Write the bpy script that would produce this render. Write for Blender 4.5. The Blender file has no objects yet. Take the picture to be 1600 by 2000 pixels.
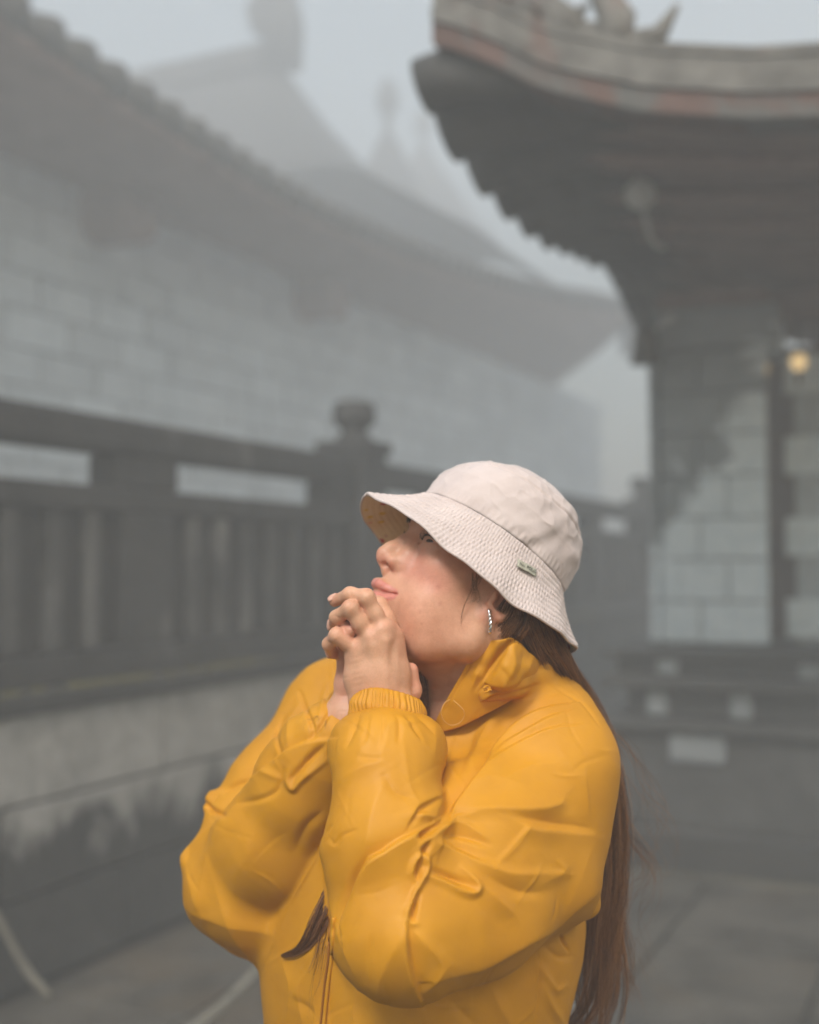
import bpy, bmesh, math, random
import numpy as np
from mathutils import Vector, Matrix
from mathutils.bvhtree import BVHTree

SC = bpy.context.scene
COL = SC.collection
R = math.radians
random.seed(7)
np.random.seed(7)

# ------------------------------------------------------------------ camera
FPX = 2300.0                       # focal length in photograph pixels (1600 x 2000)
PITCH = math.atan(100 / FPX)
CAM_Z = 1.45
cam_data = bpy.data.cameras.new('camera')
cam = bpy.data.objects.new('camera', cam_data)
COL.objects.link(cam)
cam.location = (0, 0, CAM_Z)
cam.rotation_euler = (R(90) + PITCH, 0, 0)
cam_data.sensor_fit = 'VERTICAL'
cam_data.sensor_height = 24.0
cam_data.sensor_width = 24.0 * 0.8
cam_data.lens = 24.0 * FPX / 2000.0
cam_data.clip_start = 0.02
cam_data.clip_end = 300
cam_data.dof.use_dof = True
cam_data.dof.focus_distance = 1.08
cam_data.dof.aperture_fstop = 27.6 / 16.0
SC.camera = cam

# ------------------------------------------------------------------ sky and sun
SUN_EL, SUN_AZ = R(48), R(-26)      # azimuth measured from behind the camera, to its left
world = bpy.data.worlds.new('World')
SC.world = world
world.use_nodes = True
wn = world.node_tree
wn.nodes.clear()
w_out = wn.nodes.new('ShaderNodeOutputWorld')
w_bg = wn.nodes.new('ShaderNodeBackground')
w_hsv = wn.nodes.new('ShaderNodeHueSaturation')
w_sky = wn.nodes.new('ShaderNodeTexSky')
w_sky.sky_type = 'NISHITA'
w_sky.sun_disc = False
w_sky.sun_elevation = SUN_EL
w_sky.sun_rotation = R(180) + SUN_AZ
w_sky.air_density = 2.0
w_sky.dust_density = 3.0
w_sky.ozone_density = 1.0
w_hsv.inputs['Saturation'].default_value = 1.15
wn.links.new(w_sky.outputs[0], w_hsv.inputs['Color'])
wn.links.new(w_hsv.outputs[0], w_bg.inputs['Color'])
w_bg.inputs["Strength"].default_value = 0.062
wn.links.new(w_bg.outputs[0], w_out.inputs['Surface'])

sun_data = bpy.data.lights.new('sun', 'SUN')
sun_data.energy = 1.5
sun_data.angle = R(14)
sun_data.color = (1.0, 0.96, 0.90)
sun = bpy.data.objects.new('sun', sun_data)
COL.objects.link(sun)
sdir = Vector((math.sin(SUN_AZ) * math.cos(SUN_EL), -math.cos(SUN_AZ) * math.cos(SUN_EL), math.sin(SUN_EL)))
sun.rotation_euler = sdir.to_track_quat('Z', 'Y').to_euler()
sun.location = (-4, -4, 9)

SC.view_settings.view_transform = 'Standard'
SC.view_settings.look = 'None'
SC.view_settings.gamma = 1.0
SC.view_settings.exposure = 1.30
SC.view_settings.use_curve_mapping = False
SC.cycles.use_denoising = True
SC.cycles.use_adaptive_sampling = True
SC.cycles.adaptive_threshold = 0.02
SC.cycles.adaptive_min_samples = 16
SC.cycles.max_bounces = 8
SC.cycles.diffuse_bounces = 3
SC.cycles.glossy_bounces = 3
SC.cycles.transmission_bounces = 4
SC.cycles.transparent_max_bounces = 8
SC.cycles.volume_bounces = 4
SC.cycles.sample_clamp_indirect = 6.0
SC.cycles.caustics_reflective = False
SC.cycles.caustics_refractive = False

# ------------------------------------------------------------------ where a pixel of the photograph lies in the place
C_RIGHT = np.array((1.0, 0, 0))
C_FWD = np.array((0, math.cos(PITCH), math.sin(PITCH)))
C_UP = np.array((0, -math.sin(PITCH), math.cos(PITCH)))
CAM = np.array((0, 0, CAM_Z))
def ray(px, py):
    return C_RIGHT * (px - 800) / FPX + C_FWD - C_UP * (py - 1000) / FPX
def at(px, py, Y):
    d = ray(px, py)
    return CAM + d * (Y / d[1])
def at_z(px, py, z):
    d = ray(px, py)
    return CAM + d * ((z - CAM_Z) / d[2])
def to_px(P):
    P = np.asarray(P, dtype=np.float64) - CAM
    w = P @ C_FWD
    return 800 + FPX * (P @ C_RIGHT) / w, 1000 - FPX * (P @ C_UP) / w

# ------------------------------------------------------------------ materials
def nd(nt, t, **kw):
    n = nt.nodes.new(t)
    for k, v in kw.items():
        setattr(n, k, v)
    return n
def base_mat(name, rough=0.6, spec=0.5):
    m = bpy.data.materials.new(name)
    m.use_nodes = True
    nt = m.node_tree
    b = nt.nodes['Principled BSDF']
    b.inputs['Roughness'].default_value = rough
    b.inputs['Specular IOR Level'].default_value = spec
    return m, nt, b
def ramp(nt, fac, stops, interp='LINEAR'):
    r = nd(nt, 'ShaderNodeValToRGB')
    r.color_ramp.interpolation = interp
    el = r.color_ramp.elements
    while len(el) > len(stops):
        el.remove(el[-1])
    while len(el) < len(stops):
        el.new(0.5)
    for e, (p, c) in zip(el, stops):
        e.position = p
        e.color = (c[0], c[1], c[2], 1) if not isinstance(c, (int, float)) else (c, c, c, 1)
    nt.links.new(fac, r.inputs['Fac'])
    return r.outputs['Color']
def noise(nt, vec, scale, detail=4, rough=0.55, dist=0.0):
    n = nd(nt, 'ShaderNodeTexNoise')
    n.inputs['Scale'].default_value = scale
    n.inputs['Detail'].default_value = detail
    n.inputs['Roughness'].default_value = rough
    n.inputs['Distortion'].default_value = dist
    nt.links.new(vec, n.inputs['Vector'])
    return n.outputs['Fac']
def coords(nt, kind='Object', scale=(1, 1, 1), rot=(0, 0, 0)):
    tc = nd(nt, 'ShaderNodeTexCoord')
    mp = nd(nt, 'ShaderNodeMapping')
    mp.inputs['Scale'].default_value = scale
    mp.inputs['Rotation'].default_value = rot
    nt.links.new(tc.outputs[kind], mp.inputs['Vector'])
    return mp.outputs['Vector']
def wpos(nt, scale=(1, 1, 1)):
    g = nd(nt, 'ShaderNodeNewGeometry')
    mp = nd(nt, 'ShaderNodeMapping')
    mp.inputs['Scale'].default_value = scale
    nt.links.new(g.outputs['Position'], mp.inputs['Vector'])
    return mp.outputs['Vector']
def mix(nt, fac, a, b, mode='MIX'):
    n = nd(nt, 'ShaderNodeMix', data_type='RGBA', blend_type=mode)
    for sock, v in ((n.inputs['Factor'], fac), (n.inputs[6], a), (n.inputs[7], b)):
        if isinstance(v, (int, float)):
            sock.default_value = v
        elif isinstance(v, tuple):
            sock.default_value = (v[0], v[1], v[2], 1)
        else:
            nt.links.new(v, sock)
    return n.outputs[2]
def math_n(nt, op, a, b=None, c=None):
    n = nd(nt, 'ShaderNodeMath', operation=op)
    for i, v in enumerate((a, b, c)):
        if v is None:
            continue
        if isinstance(v, (int, float)):
            n.inputs[i].default_value = v
        else:
            nt.links.new(v, n.inputs[i])
    return n.outputs[0]
def bump(nt, b, h, strength=0.3, dist=0.01, normal=None):
    n = nd(nt, 'ShaderNodeBump')
    n.inputs['Strength'].default_value = strength
    n.inputs['Distance'].default_value = dist
    nt.links.new(h, n.inputs['Height'])
    if normal is not None:
        nt.links.new(normal, n.inputs['Normal'])
    if b is not None:
        nt.links.new(n.outputs[0], b.inputs['Normal'])
    return n.outputs[0]

# ------------------------------------------------------------------ objects
def link(name, me, mat=None, parent=None, smooth=False):
    o = bpy.data.objects.new(name, me)
    COL.objects.link(o)
    if mat is not None and not me.materials:
        me.materials.append(mat)
    if smooth and me.polygons:
        me.polygons.foreach_set('use_smooth', [True] * len(me.polygons))
    if parent is not None:
        o.parent = parent
    return o
def mesh(verts, faces, name='mesh'):
    me = bpy.data.meshes.new(name)
    me.from_pydata([tuple(map(float, v)) for v in verts], [], [tuple(map(int, f)) for f in faces])
    me.update()
    return me
def empty(name, loc=(0, 0, 0), rz=0.0):
    o = bpy.data.objects.new(name, None)
    COL.objects.link(o)
    o.location = loc
    o.rotation_euler = (0, 0, rz)
    o.empty_display_size = 0.1
    return o
def tag(o, label=None, cat=None, group=None, kind=None):
    if label: o['label'] = label
    if cat: o['category'] = cat
    if group: o['group'] = group
    if kind: o['kind'] = kind
    return o

class MB:
    """collects boxes, tubes and lofts, and links them as one mesh"""
    def __init__(self):
        self.v, self.f = [], []
    def add(self, vs, fs):
        n = len(self.v)
        self.v += [tuple(map(float, v)) for v in vs]
        self.f += [tuple(i + n for i in f) for f in fs]
        return self
    def box(self, c, s, rz=0.0, bev=0.0, top=1.0):
        hx, hy, hz = s[0] / 2, s[1] / 2, s[2] / 2
        bm = bmesh.new()
        bmesh.ops.create_cube(bm, size=1)
        for v in bm.verts:
            k = top if v.co.z > 0 else 1.0
            v.co = Vector((v.co.x * 2 * hx * k, v.co.y * 2 * hy * k, v.co.z * 2 * hz))
        if bev > 0:
            bmesh.ops.bevel(bm, geom=list(bm.edges), offset=bev, segments=2, affect='EDGES', profile=0.6)
        bm.transform(Matrix.Translation(Vector(c)) @ Matrix.Rotation(rz, 4, 'Z'))
        bm.verts.index_update()
        self.add([v.co[:] for v in bm.verts], [[v.index for v in f.verts] for f in bm.faces])
        bm.free()
        return self
    def lathe(self, c, prof, n=20, a0=0.0):
        vs, fs = [], []
        for r, z in prof:
            for k in range(n):
                a = a0 + 2 * math.pi * k / n
                vs.append((c[0] + r * math.cos(a), c[1] + r * math.sin(a), c[2] + z))
        for i in range(len(prof) - 1):
            for k in range(n):
                fs.append((i * n + k, i * n + (k + 1) % n, (i + 1) * n + (k + 1) % n, (i + 1) * n + k))
        fs.append(tuple(range(n))[::-1])
        fs.append(tuple(range((len(prof) - 1) * n, len(prof) * n)))
        return self.add(vs, fs)
    def tube(self, pts, rad, n=8, flat=None):
        P = [Vector(p) for p in pts]
        rad = rad if hasattr(rad, '__len__') else [rad] * len(P)
        vs, fs = [], []
        t0 = (P[1] - P[0]).normalized()
        ref = Vector((0, 0, 1)) if abs(t0.z) < 0.9 else Vector((1, 0, 0))
        nrm = t0.cross(ref).normalized()
        for i, p in enumerate(P):
            t = (P[min(i + 1, len(P) - 1)] - P[max(i - 1, 0)]).normalized()
            nrm = (nrm - t * nrm.dot(t)).normalized()
            bi = t.cross(nrm)
            for k in range(n):
                a = 2 * math.pi * k / n
                vs.append(p + (nrm * math.cos(a) + bi * math.sin(a)) * rad[i])
        for i in range(len(P) - 1):
            for k in range(n):
                fs.append((i * n + k, i * n + (k + 1) % n, (i + 1) * n + (k + 1) % n, (i + 1) * n + k))
        fs.append(tuple(range(n))[::-1])
        fs.append(tuple(range((len(P) - 1) * n, len(P) * n)))
        return self.add(vs, fs)
    def prism(self, poly, thick, org, ux, uy, un):
        """a flat outline (u, v) given a thickness along un"""
        org, ux, uy, un = map(np.asarray, (org, ux, uy, un))
        n = len(poly)
        a = [org + ux * u + uy * v for u, v in poly]
        b = [p + un * thick for p in a]
        fs = [tuple(range(n))[::-1], tuple(range(n, 2 * n))]
        fs += [(i, (i + 1) % n, n + (i + 1) % n, n + i) for i in range(n)]
        return self.add(a + b, fs)
    def mesh(self, name='mesh'):
        return mesh(self.v, self.f, name)
    def build(self, name, mat, parent=None, smooth=False):
        return link(name, self.mesh(name), mat, parent, smooth)
def grid_sheet(P, thick=None):
    """a sheet through a grid of points, P[i][j] -> mesh"""
    P = np.asarray(P, float)
    ni, nj = P.shape[:2]
    vs = P.reshape(-1, 3)
    fs = [(i * nj + j, i * nj + j + 1, (i + 1) * nj + j + 1, (i + 1) * nj + j) for i in range(ni - 1) for j in range(nj - 1)]
    return mesh(vs, fs)
def spline(pts, n):
    """Catmull-Rom through the points (any dimension)"""
    P = np.asarray(pts, float)
    Q = np.vstack([2 * P[0] - P[1], P, 2 * P[-1] - P[-2]])
    m = len(P) - 1
    out = []
    for t in np.linspace(0, m, n):
        i = min(int(t), m - 1)
        f = t - i
        a, b, c, d = Q[i], Q[i + 1], Q[i + 2], Q[i + 3]
        out.append(0.5 * (2 * b + (c - a) * f + (2 * a - 5 * b + 4 * c - d) * f * f + (3 * b - a - 3 * c + d) * f ** 3))
    return np.array(out)
# ================================================================== the setting
def stone_mat(name, dark, light, scale=3.0, rough=0.75, stain=None, stain_lo=0.5, stain_hi=0.58, stain_scale=1.6, world=True, bmp=0.4):
    m, nt, b = base_mat(name, rough, 0.4)
    v = wpos(nt) if world else coords(nt)
    n1 = noise(nt, v, scale, 4, 0.62)
    n2 = noise(nt, v, scale * 9, 3, 0.6)
    c = ramp(nt, n1, [(0.30, dark), (0.70, light)])
    f = ramp(nt, n2, [(0.3, 0.72), (0.65, 1.0)])
    c = mix(nt, 0.6, c, f, 'MULTIPLY')
    if stain:
        vs = wpos(nt, (1, 1, 0.55))
        s = ramp(nt, noise(nt, vs, stain_scale, 4, 0.6, 0.4), [(stain_lo, 0.0), (stain_hi, 1.0)])
        g = ramp(nt, n2, [(0.25, 0.75), (0.6, 1.0)])
        sc_ = mix(nt, 1.0, stain, g, 'MULTIPLY')
        c = mix(nt, s, c, sc_)
    oi = nd(nt, 'ShaderNodeObjectInfo')
    tone = ramp(nt, oi.outputs['Random'], [(0.0, 0.78), (1.0, 1.0)])
    c = mix(nt, 1.0, c, tone, 'MULTIPLY')
    nt.links.new(c, b.inputs['Base Color'])
    bump(nt, b, n2, bmp, 0.02)
    return m
STONE_DARK = stone_mat('wet_dark_stone', (0.026, 0.026, 0.025), (0.055, 0.053, 0.050), 2.5, 0.6)
STONE_RAIL = stone_mat('balustrade_stone', (0.030, 0.029, 0.028), (0.070, 0.067, 0.064), 2.2, 0.65, (0.17, 0.17, 0.165), 0.60, 0.72, 2.2)
STONE_WALL = stone_mat('stained_wall_stone', (0.030, 0.031, 0.031), (0.060, 0.060, 0.058), 2.0, 0.7, (0.36, 0.355, 0.34), 0.40, 0.52, 1.25)
STONE_PLINTH = stone_mat('plinth_stone', (0.022, 0.022, 0.020), (0.052, 0.050, 0.046), 3.0, 0.6, (0.30, 0.31, 0.315), 0.66, 0.70, 2.6)
def damp_wall():
    m, nt, b = base_mat('stained_wall_stone', 0.6, 0.4)
    v = wpos(nt)
    n1, n2 = noise(nt, v, 2.0, 4, 0.62), noise(nt, v, 18, 4)
    dark = ramp(nt, n1, [(0.3, (0.028, 0.029, 0.029)), (0.7, (0.060, 0.060, 0.058))])
    pale = ramp(nt, noise(nt, v, 5.0, 5, 0.65), [(0.25, (0.26, 0.257, 0.25)), (0.5, (0.42, 0.415, 0.405)), (0.75, (0.52, 0.515, 0.505))])
    sep = nd(nt, 'ShaderNodeSeparateXYZ')
    nt.links.new(v, sep.inputs[0])
    up = math_n(nt, 'MULTIPLY', math_n(nt, 'SUBTRACT', sep.outputs['Z'], 0.50), 0.85)
    up = math_n(nt, 'SUBTRACT', up, math_n(nt, 'MAXIMUM', 0.0, math_n(nt, 'MULTIPLY', math_n(nt, 'ADD', sep.outputs['X'], 0.2), 0.8)))
    s = math_n(nt, 'ADD', noise(nt, wpos(nt, (1, 1, 0.35)), 2.6, 6, 0.62, 0.6), up)
    s = ramp(nt, s, [(0.44, 0.0), (0.56, 1.0)])
    c = mix(nt, s, dark, pale)
    c = mix(nt, 0.7, c, ramp(nt, n2, [(0.3, 0.65), (0.65, 1.0)]), 'MULTIPLY')
    nt.links.new(c, b.inputs['Base Color'])
    bump(nt, b, n2, 0.5, 0.03)
    return m
STONE_WALL = damp_wall()
BALUSTER = stone_mat('weathered_baluster', (0.045, 0.045, 0.045), (0.150, 0.147, 0.142), 3.2, 0.7, (0.24, 0.235, 0.23), 0.55, 0.72, 3.0)
WHITE_BRICK = stone_mat('whitewashed_brick', (0.60, 0.67, 0.72), (0.76, 0.83, 0.88), 1.3, 0.8, (0.82, 0.88, 0.92), 0.50, 0.70, 1.1)
MORTAR = stone_mat('mortar', (0.46, 0.51, 0.55), (0.62, 0.67, 0.71), 2.0, 0.9)
PIER_BLOCK = stone_mat('peeling_pier_block', (0.060, 0.066, 0.070), (0.115, 0.125, 0.130), 2.5, 0.7, (0.58, 0.64, 0.68), 0.42, 0.50, 1.5)
def pier_mat():
    m, nt, b = base_mat('peeling_pier_block', 0.7, 0.4)
    v = wpos(nt)
    n1, n2 = noise(nt, v, 2.5, 4, 0.62), noise(nt, v, 20, 3)
    c = ramp(nt, n1, [(0.3, (0.20, 0.225, 0.245)), (0.7, (0.30, 0.33, 0.355))])
    sep = nd(nt, 'ShaderNodeSeparateXYZ')
    nt.links.new(v, sep.inputs[0])
    # whitewash has come off the upper part, in a ragged outline
    up = math_n(nt, 'MULTIPLY', math_n(nt, 'SUBTRACT', 2.02, sep.outputs['Z']), 0.55)
    acr = math_n(nt, 'MULTIPLY', math_n(nt, 'SUBTRACT', sep.outputs['X'], 1.52), 0.9)
    s = math_n(nt, 'ADD', math_n(nt, 'ADD', noise(nt, v, 3.2, 6, 0.65, 0.8), up), acr)
    s = ramp(nt, s, [(0.48, 0.0), (0.58, 1.0)])
    w = ramp(nt, n2, [(0.3, (0.66, 0.75, 0.82)), (0.6, (0.80, 0.87, 0.92))])
    c = mix(nt, s, c, w)
    nt.links.new(c, b.inputs['Base Color'])
    bump(nt, b, n2, 0.4, 0.02)
    return m
PIER_BLOCK = pier_mat()
TILE = stone_mat('roof_tile', (0.075, 0.072, 0.068), (0.140, 0.132, 0.124), 4.0, 0.7)
RIDGE = stone_mat('ridge_plaster', (0.13, 0.122, 0.110), (0.30, 0.285, 0.26), 7.0, 0.8, (0.22, 0.12, 0.095), 0.56, 0.70, 5.0)
WOOD = stone_mat('dark_timber', (0.22, 0.145, 0.125), (0.38, 0.26, 0.225), 3.0, 0.75)
PAVE = stone_mat('wet_paving', (0.036, 0.033, 0.027), (0.150, 0.138, 0.118), 2.6, 0.40, (0.105, 0.078, 0.048), 0.50, 0.66, 1.3, bmp=0.35)
SOIL = stone_mat('wet_joint_soil', (0.030, 0.028, 0.024), (0.055, 0.050, 0.043), 4.0, 0.7)
MOSS = stone_mat('moss', (0.075, 0.072, 0.025), (0.15, 0.13, 0.05), 9.0, 0.9)
BRONZE = stone_mat('old_bronze', (0.06, 0.05, 0.035), (0.12, 0.10, 0.07), 9.0, 0.5)
STRAW = stone_mat('pale_dry_stem', (0.20, 0.19, 0.155), (0.32, 0.30, 0.25), 12.0, 0.8)
WHITEP = stone_mat('white_enamel', (0.60, 0.60, 0.58), (0.70, 0.70, 0.68), 8.0, 0.4)

# ---- ground and paving
FD = np.array((0.428, 0.9036, 0.0))            # along the balustrade
FN = np.array((-0.9036, 0.428, 0.0))           # away behind it
FB = np.array((-1.30, 4.08, 0.0))
FRZ = math.atan2(FD[1], FD[0])
def fpt(t, y, z):
    return FB + FD * t + FN * y + np.array((0, 0, z))
bm_ = MB().box((0, 34.5, -0.12), (62, 75, 0.2))
ground = bm_.build('ground', SOIL)
tag(ground, 'wet grey stone paved terrace under everything', None, None, 'structure')
rng = np.random.RandomState(3)
slab_meshes = []
for q in range(6):
    w_, h_ = 0.985 - 0.012 * rng.rand(), 0.585 - 0.010 * rng.rand()
    slab_meshes.append(MB().box((0, 0, 0), (w_, h_, 0.04), 0, 0.008).mesh('paving_slab'))
for i in range(-3, 9):
    for j in range(-10, 0):
        c = fpt(i * 1.0 + (0.5 if j % 2 else 0.0), j * 0.6 + 0.30 - 0.03, 0)
        if c[1] < 1.5 or c[0] > 4.2:
            continue
        o = link('paving_slab', slab_meshes[rng.randint(6)], PAVE, ground)
        o.location = (c[0], c[1], -0.020 + 0.004 * rng.rand())
        o.rotation_euler = (R(rng.randn() * 0.15), R(rng.randn() * 0.15), FRZ + R(rng.randn() * 0.25))

# ---- stone retaining wall below the balustrade
wall = empty('retaining_wall', tuple(FB), FRZ)
tag(wall, 'low wall of big grey stone blocks with pale stains, under the balustrade', 'wall')
core = MB().box((4.0, 0.28, 0.47), (15.0, 0.40, 0.94)).build('core', MORTAR, wall)
x = 0
for row in range(3):
    x = -3.2 + (0.55 if row % 2 else 0.0)
    while x < 10.5:
        L_ = 1.05 + 0.35 * rng.rand()
        m_ = MB().box((0, 0, 0), (L_ - 0.016, 0.16, 0.312 - 0.012), 0, 0.014)
        o = m_.build('stone_block', STONE_WALL, wall)
        o.location = (x + L_ / 2, 0.075 + 0.012 * rng.rand(), 0.155 + row * 0.312)
        o.rotation_euler = (R(rng.randn() * 0.3), 0, R(rng.randn() * 0.2))
        x += L_
x = -3.2
while x < 10.5:
    L_ = 1.3 + 0.2 * rng.rand()
    o = MB().box((0, 0, 0), (L_ - 0.012, 0.50, 0.072), 0, 0.018).build('coping_slab', STONE_DARK, wall)
    o.location = (x + L_ / 2, 0.19, 0.972)
    x += L_
mb = MB()
for k in range(420):
    t_ = rng.uniform(-1.2, 7)
    if (math.sin(t_ * 2.3) + math.sin(t_ * 5.1 + 1) > rng.uniform(-1.2, 1.2)):
        r_ = rng.uniform(0.008, 0.022)
        mb.lathe((t_, -0.052 + rng.uniform(0, 0.05), 1.004), [(r_, 0), (r_ * 1.1, r_ * 0.4), (r_ * 0.7, r_ * 0.8), (0.001, r_ * 0.9)], 6)
mo = mb.build('moss', MOSS, wall, True)
mo['kind'] = 'stuff'

# ---- stone balustrade on top of it
bal = empty('balustrade', tuple(fpt(0, 0, 1.008)), FRZ)
tag(bal, 'dark grey stone balustrade with slotted panels and round topped posts', 'balustrade')
Z0 = 1.008
def bal_box(name, t0, t1, z0, z1, thick, y=0.19, bev=0.012, mat=None):
    o = MB().box((0, 0, 0), (t1 - t0, thick, z1 - z0), 0, bev).build(name, mat or STONE_RAIL, bal)
    o.location = ((t0 + t1) / 2, y, (z0 + z1) / 2 - Z0)
    return o
POSTS = [-4.3, 2.71, 9.2]
def finial_post(t):
    p = bal_box('post', t - 0.14, t + 0.14, Z0, 2.06, 0.28)
    c = MB().box((0, 0, 0), (0.33, 0.33, 0.07), 0, 0.02).build('post_cap', STONE_RAIL, p)
    c.location = (0, 0, (2.06 - Z0) / 2 + 0.036)
    prof = [(0.085, 0), (0.10, 0.018), (0.10, 0.032), (0.075, 0.045), (0.075, 0.070), (0.092, 0.085), (0.112, 0.100), (0.124, 0.122), (0.124, 0.175), (0.114, 0.196), (0.118, 0.205), (0.100, 0.222), (0.05, 0.232), (0.002, 0.234)]
    f_ = MB().lathe((0, 0, 0), prof, 20).build('finial', STONE_RAIL, p, True)
    f_.location = (0, 0, (2.06 - Z0) / 2 + 0.072)
for t in POSTS:
    finial_post(t)
for a, b_ in zip(POSTS[:-1], POSTS[1:]):
    t0, t1 = a + 0.14, b_ - 0.14
    r_ = bal_box('handrail', t0, t1, 1.885, 2.03, 0.19, bev=0.03)
    bal_box('middle_rail', t0, t1, 1.655, 1.752, 0.16)
    bal_box('bottom_rail', t0, t1, Z0 + 0.002, 1.115, 0.20)
    n = 4
    # blocks between the slots, panels and strips below
    bal_box('slot_divider', t1 - 0.27, t1, 1.754, 1.883, 0.15)
    span = 1.72
    t = t1 - 0.27 - 1.32
    while t > t0 + 0.2:
        bal_box('slot_divider', max(t - 0.40, t0), t, 1.754, 1.883, 0.15)
        bal_box('pilaster', max(t - 0.36, t0), t - 0.04, 1.117, 1.653, 0.155)
        t -= span
    t = t1
    while t > t0 + 0.3:
        e = max(t - (1.59 if t == t1 else 1.36), t0)
        bal_box('panel', e + 0.004, t - 0.004, 1.117, 1.653, 0.06, 0.215)
        k = 0
        u = t - 0.12
        while u > e + 0.14:
            bal_box('baluster', u - 0.075, u, 1.119, 1.651, 0.045 + 0.02 * (k % 2), 0.155, 0.014, BALUSTER)
            u -= 0.215
            k += 1
        t = e - 0.36

# ---- white brick building behind it
BW, BS = 2.5, 1.6
bo_ = fpt(0, BW, 0) * BS
bld = empty('brick_building', (bo_[0], bo_[1], CAM_Z * (1 - BS)), FRZ)
bld.scale = (BS, BS, BS)
tag(bld, 'whitewashed brick hall with a sweeping tiled eave, behind the balustrade', 'building')
T1 = 15.9
MB().box(((T1 - 3) / 2, 0.30, 2.33), (T1 + 3, 0.40, 3.54)).build('wall', MORTAR, bld)
brick_me = [MB().box((0, 0, 0), (0.545 - 0.01 * q, 0.10, 0.232), 0, 0.010).mesh('brick') for q in range(3)]
rest = MB()
cnt = 0
for row in range(9):
    z = 1.98 + row * 0.245
    t = -0.9 + (0.28 if row % 2 else 0)
    while t < T1 - 0.3:
        if t < 14.5 and cnt < 290:
            o = link('brick', brick_me[rng.randint(3)], WHITE_BRICK, bld)
            o.location = (t + 0.28, 0.078 + 0.016 * rng.rand(), z)
            cnt += 1
        else:
            rest.box((t + 0.28, 0.085, z), (0.545, 0.10, 0.232))
        t += 0.56
if rest.v:
    ro = rest.build('far_brick', WHITE_BRICK, bld)
    ro['kind'] = 'stuff'
def eave_z(t):
    return 3.93 + 0.0440 * abs(t / 1.1066 - 3.5) ** 1.5
NT_ = 60
ts = np.linspace(-2.2, 13.4, NT_)
def tz(t, y, z):
    return (t, y, z)
prof_top = [(-1.22, 0.06), (-0.6, 0.14), (0.2, 0.24), (1.0, 0.36), (2.0, 0.50), (2.8, 0.62)]
P = [[(t, y, eave_z(t) * (1 - k / 5) + 4.0 * (k / 5) + z) for k, (y, z) in enumerate(prof_top)] for t in ts]
ro = link('roof', grid_sheet(P), TILE, bld, True)
Pb = [[(t, -1.22, eave_z(t) - 0.05), (t, -0.62, (eave_z(t) + 4.02) / 2 - 0.02), (t, 0.11, 4.02)] for t in ts]
so = link('soffit', grid_sheet(Pb), WOOD, bld, True)
md = so.modifiers.new('thick', 'SOLIDIFY'); md.thickness = 0.04
tile_me = MB().tube([(0, -0.06, 0), (0, 0.55, 0.22)], 0.088, 10).mesh('eave_tile')
t = -2.1
while t < 13.4:
    o = link('eave_tile', tile_me, TILE, bld, True)
    o.location = (t, -1.22, eave_z(t) + 0.055)
    t += 0.25
for k, t in enumerate(np.arange(0.1, 7, 2.82)):
    prof = []
    m_ = MB()
    poly = [(-0.19, 0.34), (-0.19, 0.12), (-0.15, 0.03), (-0.06, -0.02), (0.06, -0.02), (0.15, 0.03), (0.19, 0.12), (0.19, 0.34)]
    m_.prism(poly, 0.42, (0, -0.36, 0), (1, 0, 0), (0, 0, 1), (0, 1, 0))
    o = m_.build('corbel', WOOD, bld)
    o.location = (t + 0.38, 0.02, 3.68)
# the drip ornament at the far corner of the eave
o = MB().lathe((0, 0, 0), [(0.002, 0), (0.10, 0.05), (0.16, 0.16), (0.12, 0.30), (0.20, 0.45), (0.12, 0.62), (0.03, 0.66)], 10).build('corner_ornament', TILE, bld, True)
o.location = (13.2, -1.15, 4.35)

# ---- the hall behind, with its hipped roof crosswise
HQ = 2.3
hall = empty('temple_hall', (-1.5 * HQ, 13.0 * HQ, 0.0), 0)
tag(hall, 'hazy temple hall whose hipped roof and ridge ornament rise above the white brick wall', 'building')
HR = CAM_Z + 5.68 * HQ
def hipdrop(x):
    return float(np.interp(x, [0, 0.5, 1.06, 1.6, 2.24, 3.1, 4.2, 5.5], [0, 0.80, 1.48, 1.92, 2.25, 2.78, 3.15, 3.35]))
KK = np.concatenate([np.linspace(-7, 0, 8), np.linspace(0.25, 3.1, 14)])
JJ = np.linspace(-1.9, 1.9, 21)
P = [[tuple((-FN * k + FD * j) * HQ + np.array((0, 0, HR - HQ * hipdrop(max(k, abs(j)))))) for j in JJ] for k in KK]
link('roof', grid_sheet(P), TILE, hall, True)
MB().box(tuple(FN * 4.4 + np.array((0, 0, 3.4))), (7.0, 14.0, 6.8), FRZ).build('wall', MORTAR, hall)
a_ = FN * 0.0 + np.array((0, 0, HR + 0.06))
MB().box(tuple(FN * 7.9 + np.array((0, 0, HR + 0.02))), (16.0, 0.66, 0.62), math.atan2(FN[1], FN[0]), 0.03).build('ridge', TILE, hall)
orn = MB()
up = lambda s_, z_: tuple(FN * s_ * HQ + np.array((0, 0, HR + z_ * HQ)))
orn.tube([up(-0.05, -0.1), up(-0.12, 0.35), up(-0.02, 0.62), up(-0.08, 1.0)], [r * HQ for r in (0.26, 0.22, 0.24, 0.10)], 10)
orn.tube([up(-0.02, 0.28), up(0.22, 0.42), up(0.30, 0.62), up(0.22, 0.78)], [r * HQ for r in (0.14, 0.13, 0.10, 0.03)], 8)
orn.tube([up(-0.1, 0.55), up(0.0, 0.8), up(0.18, 0.92)], [r * HQ for r in (0.12, 0.10, 0.03)], 8)
orn.build('ridge_ornament', TILE, hall, True)

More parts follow.
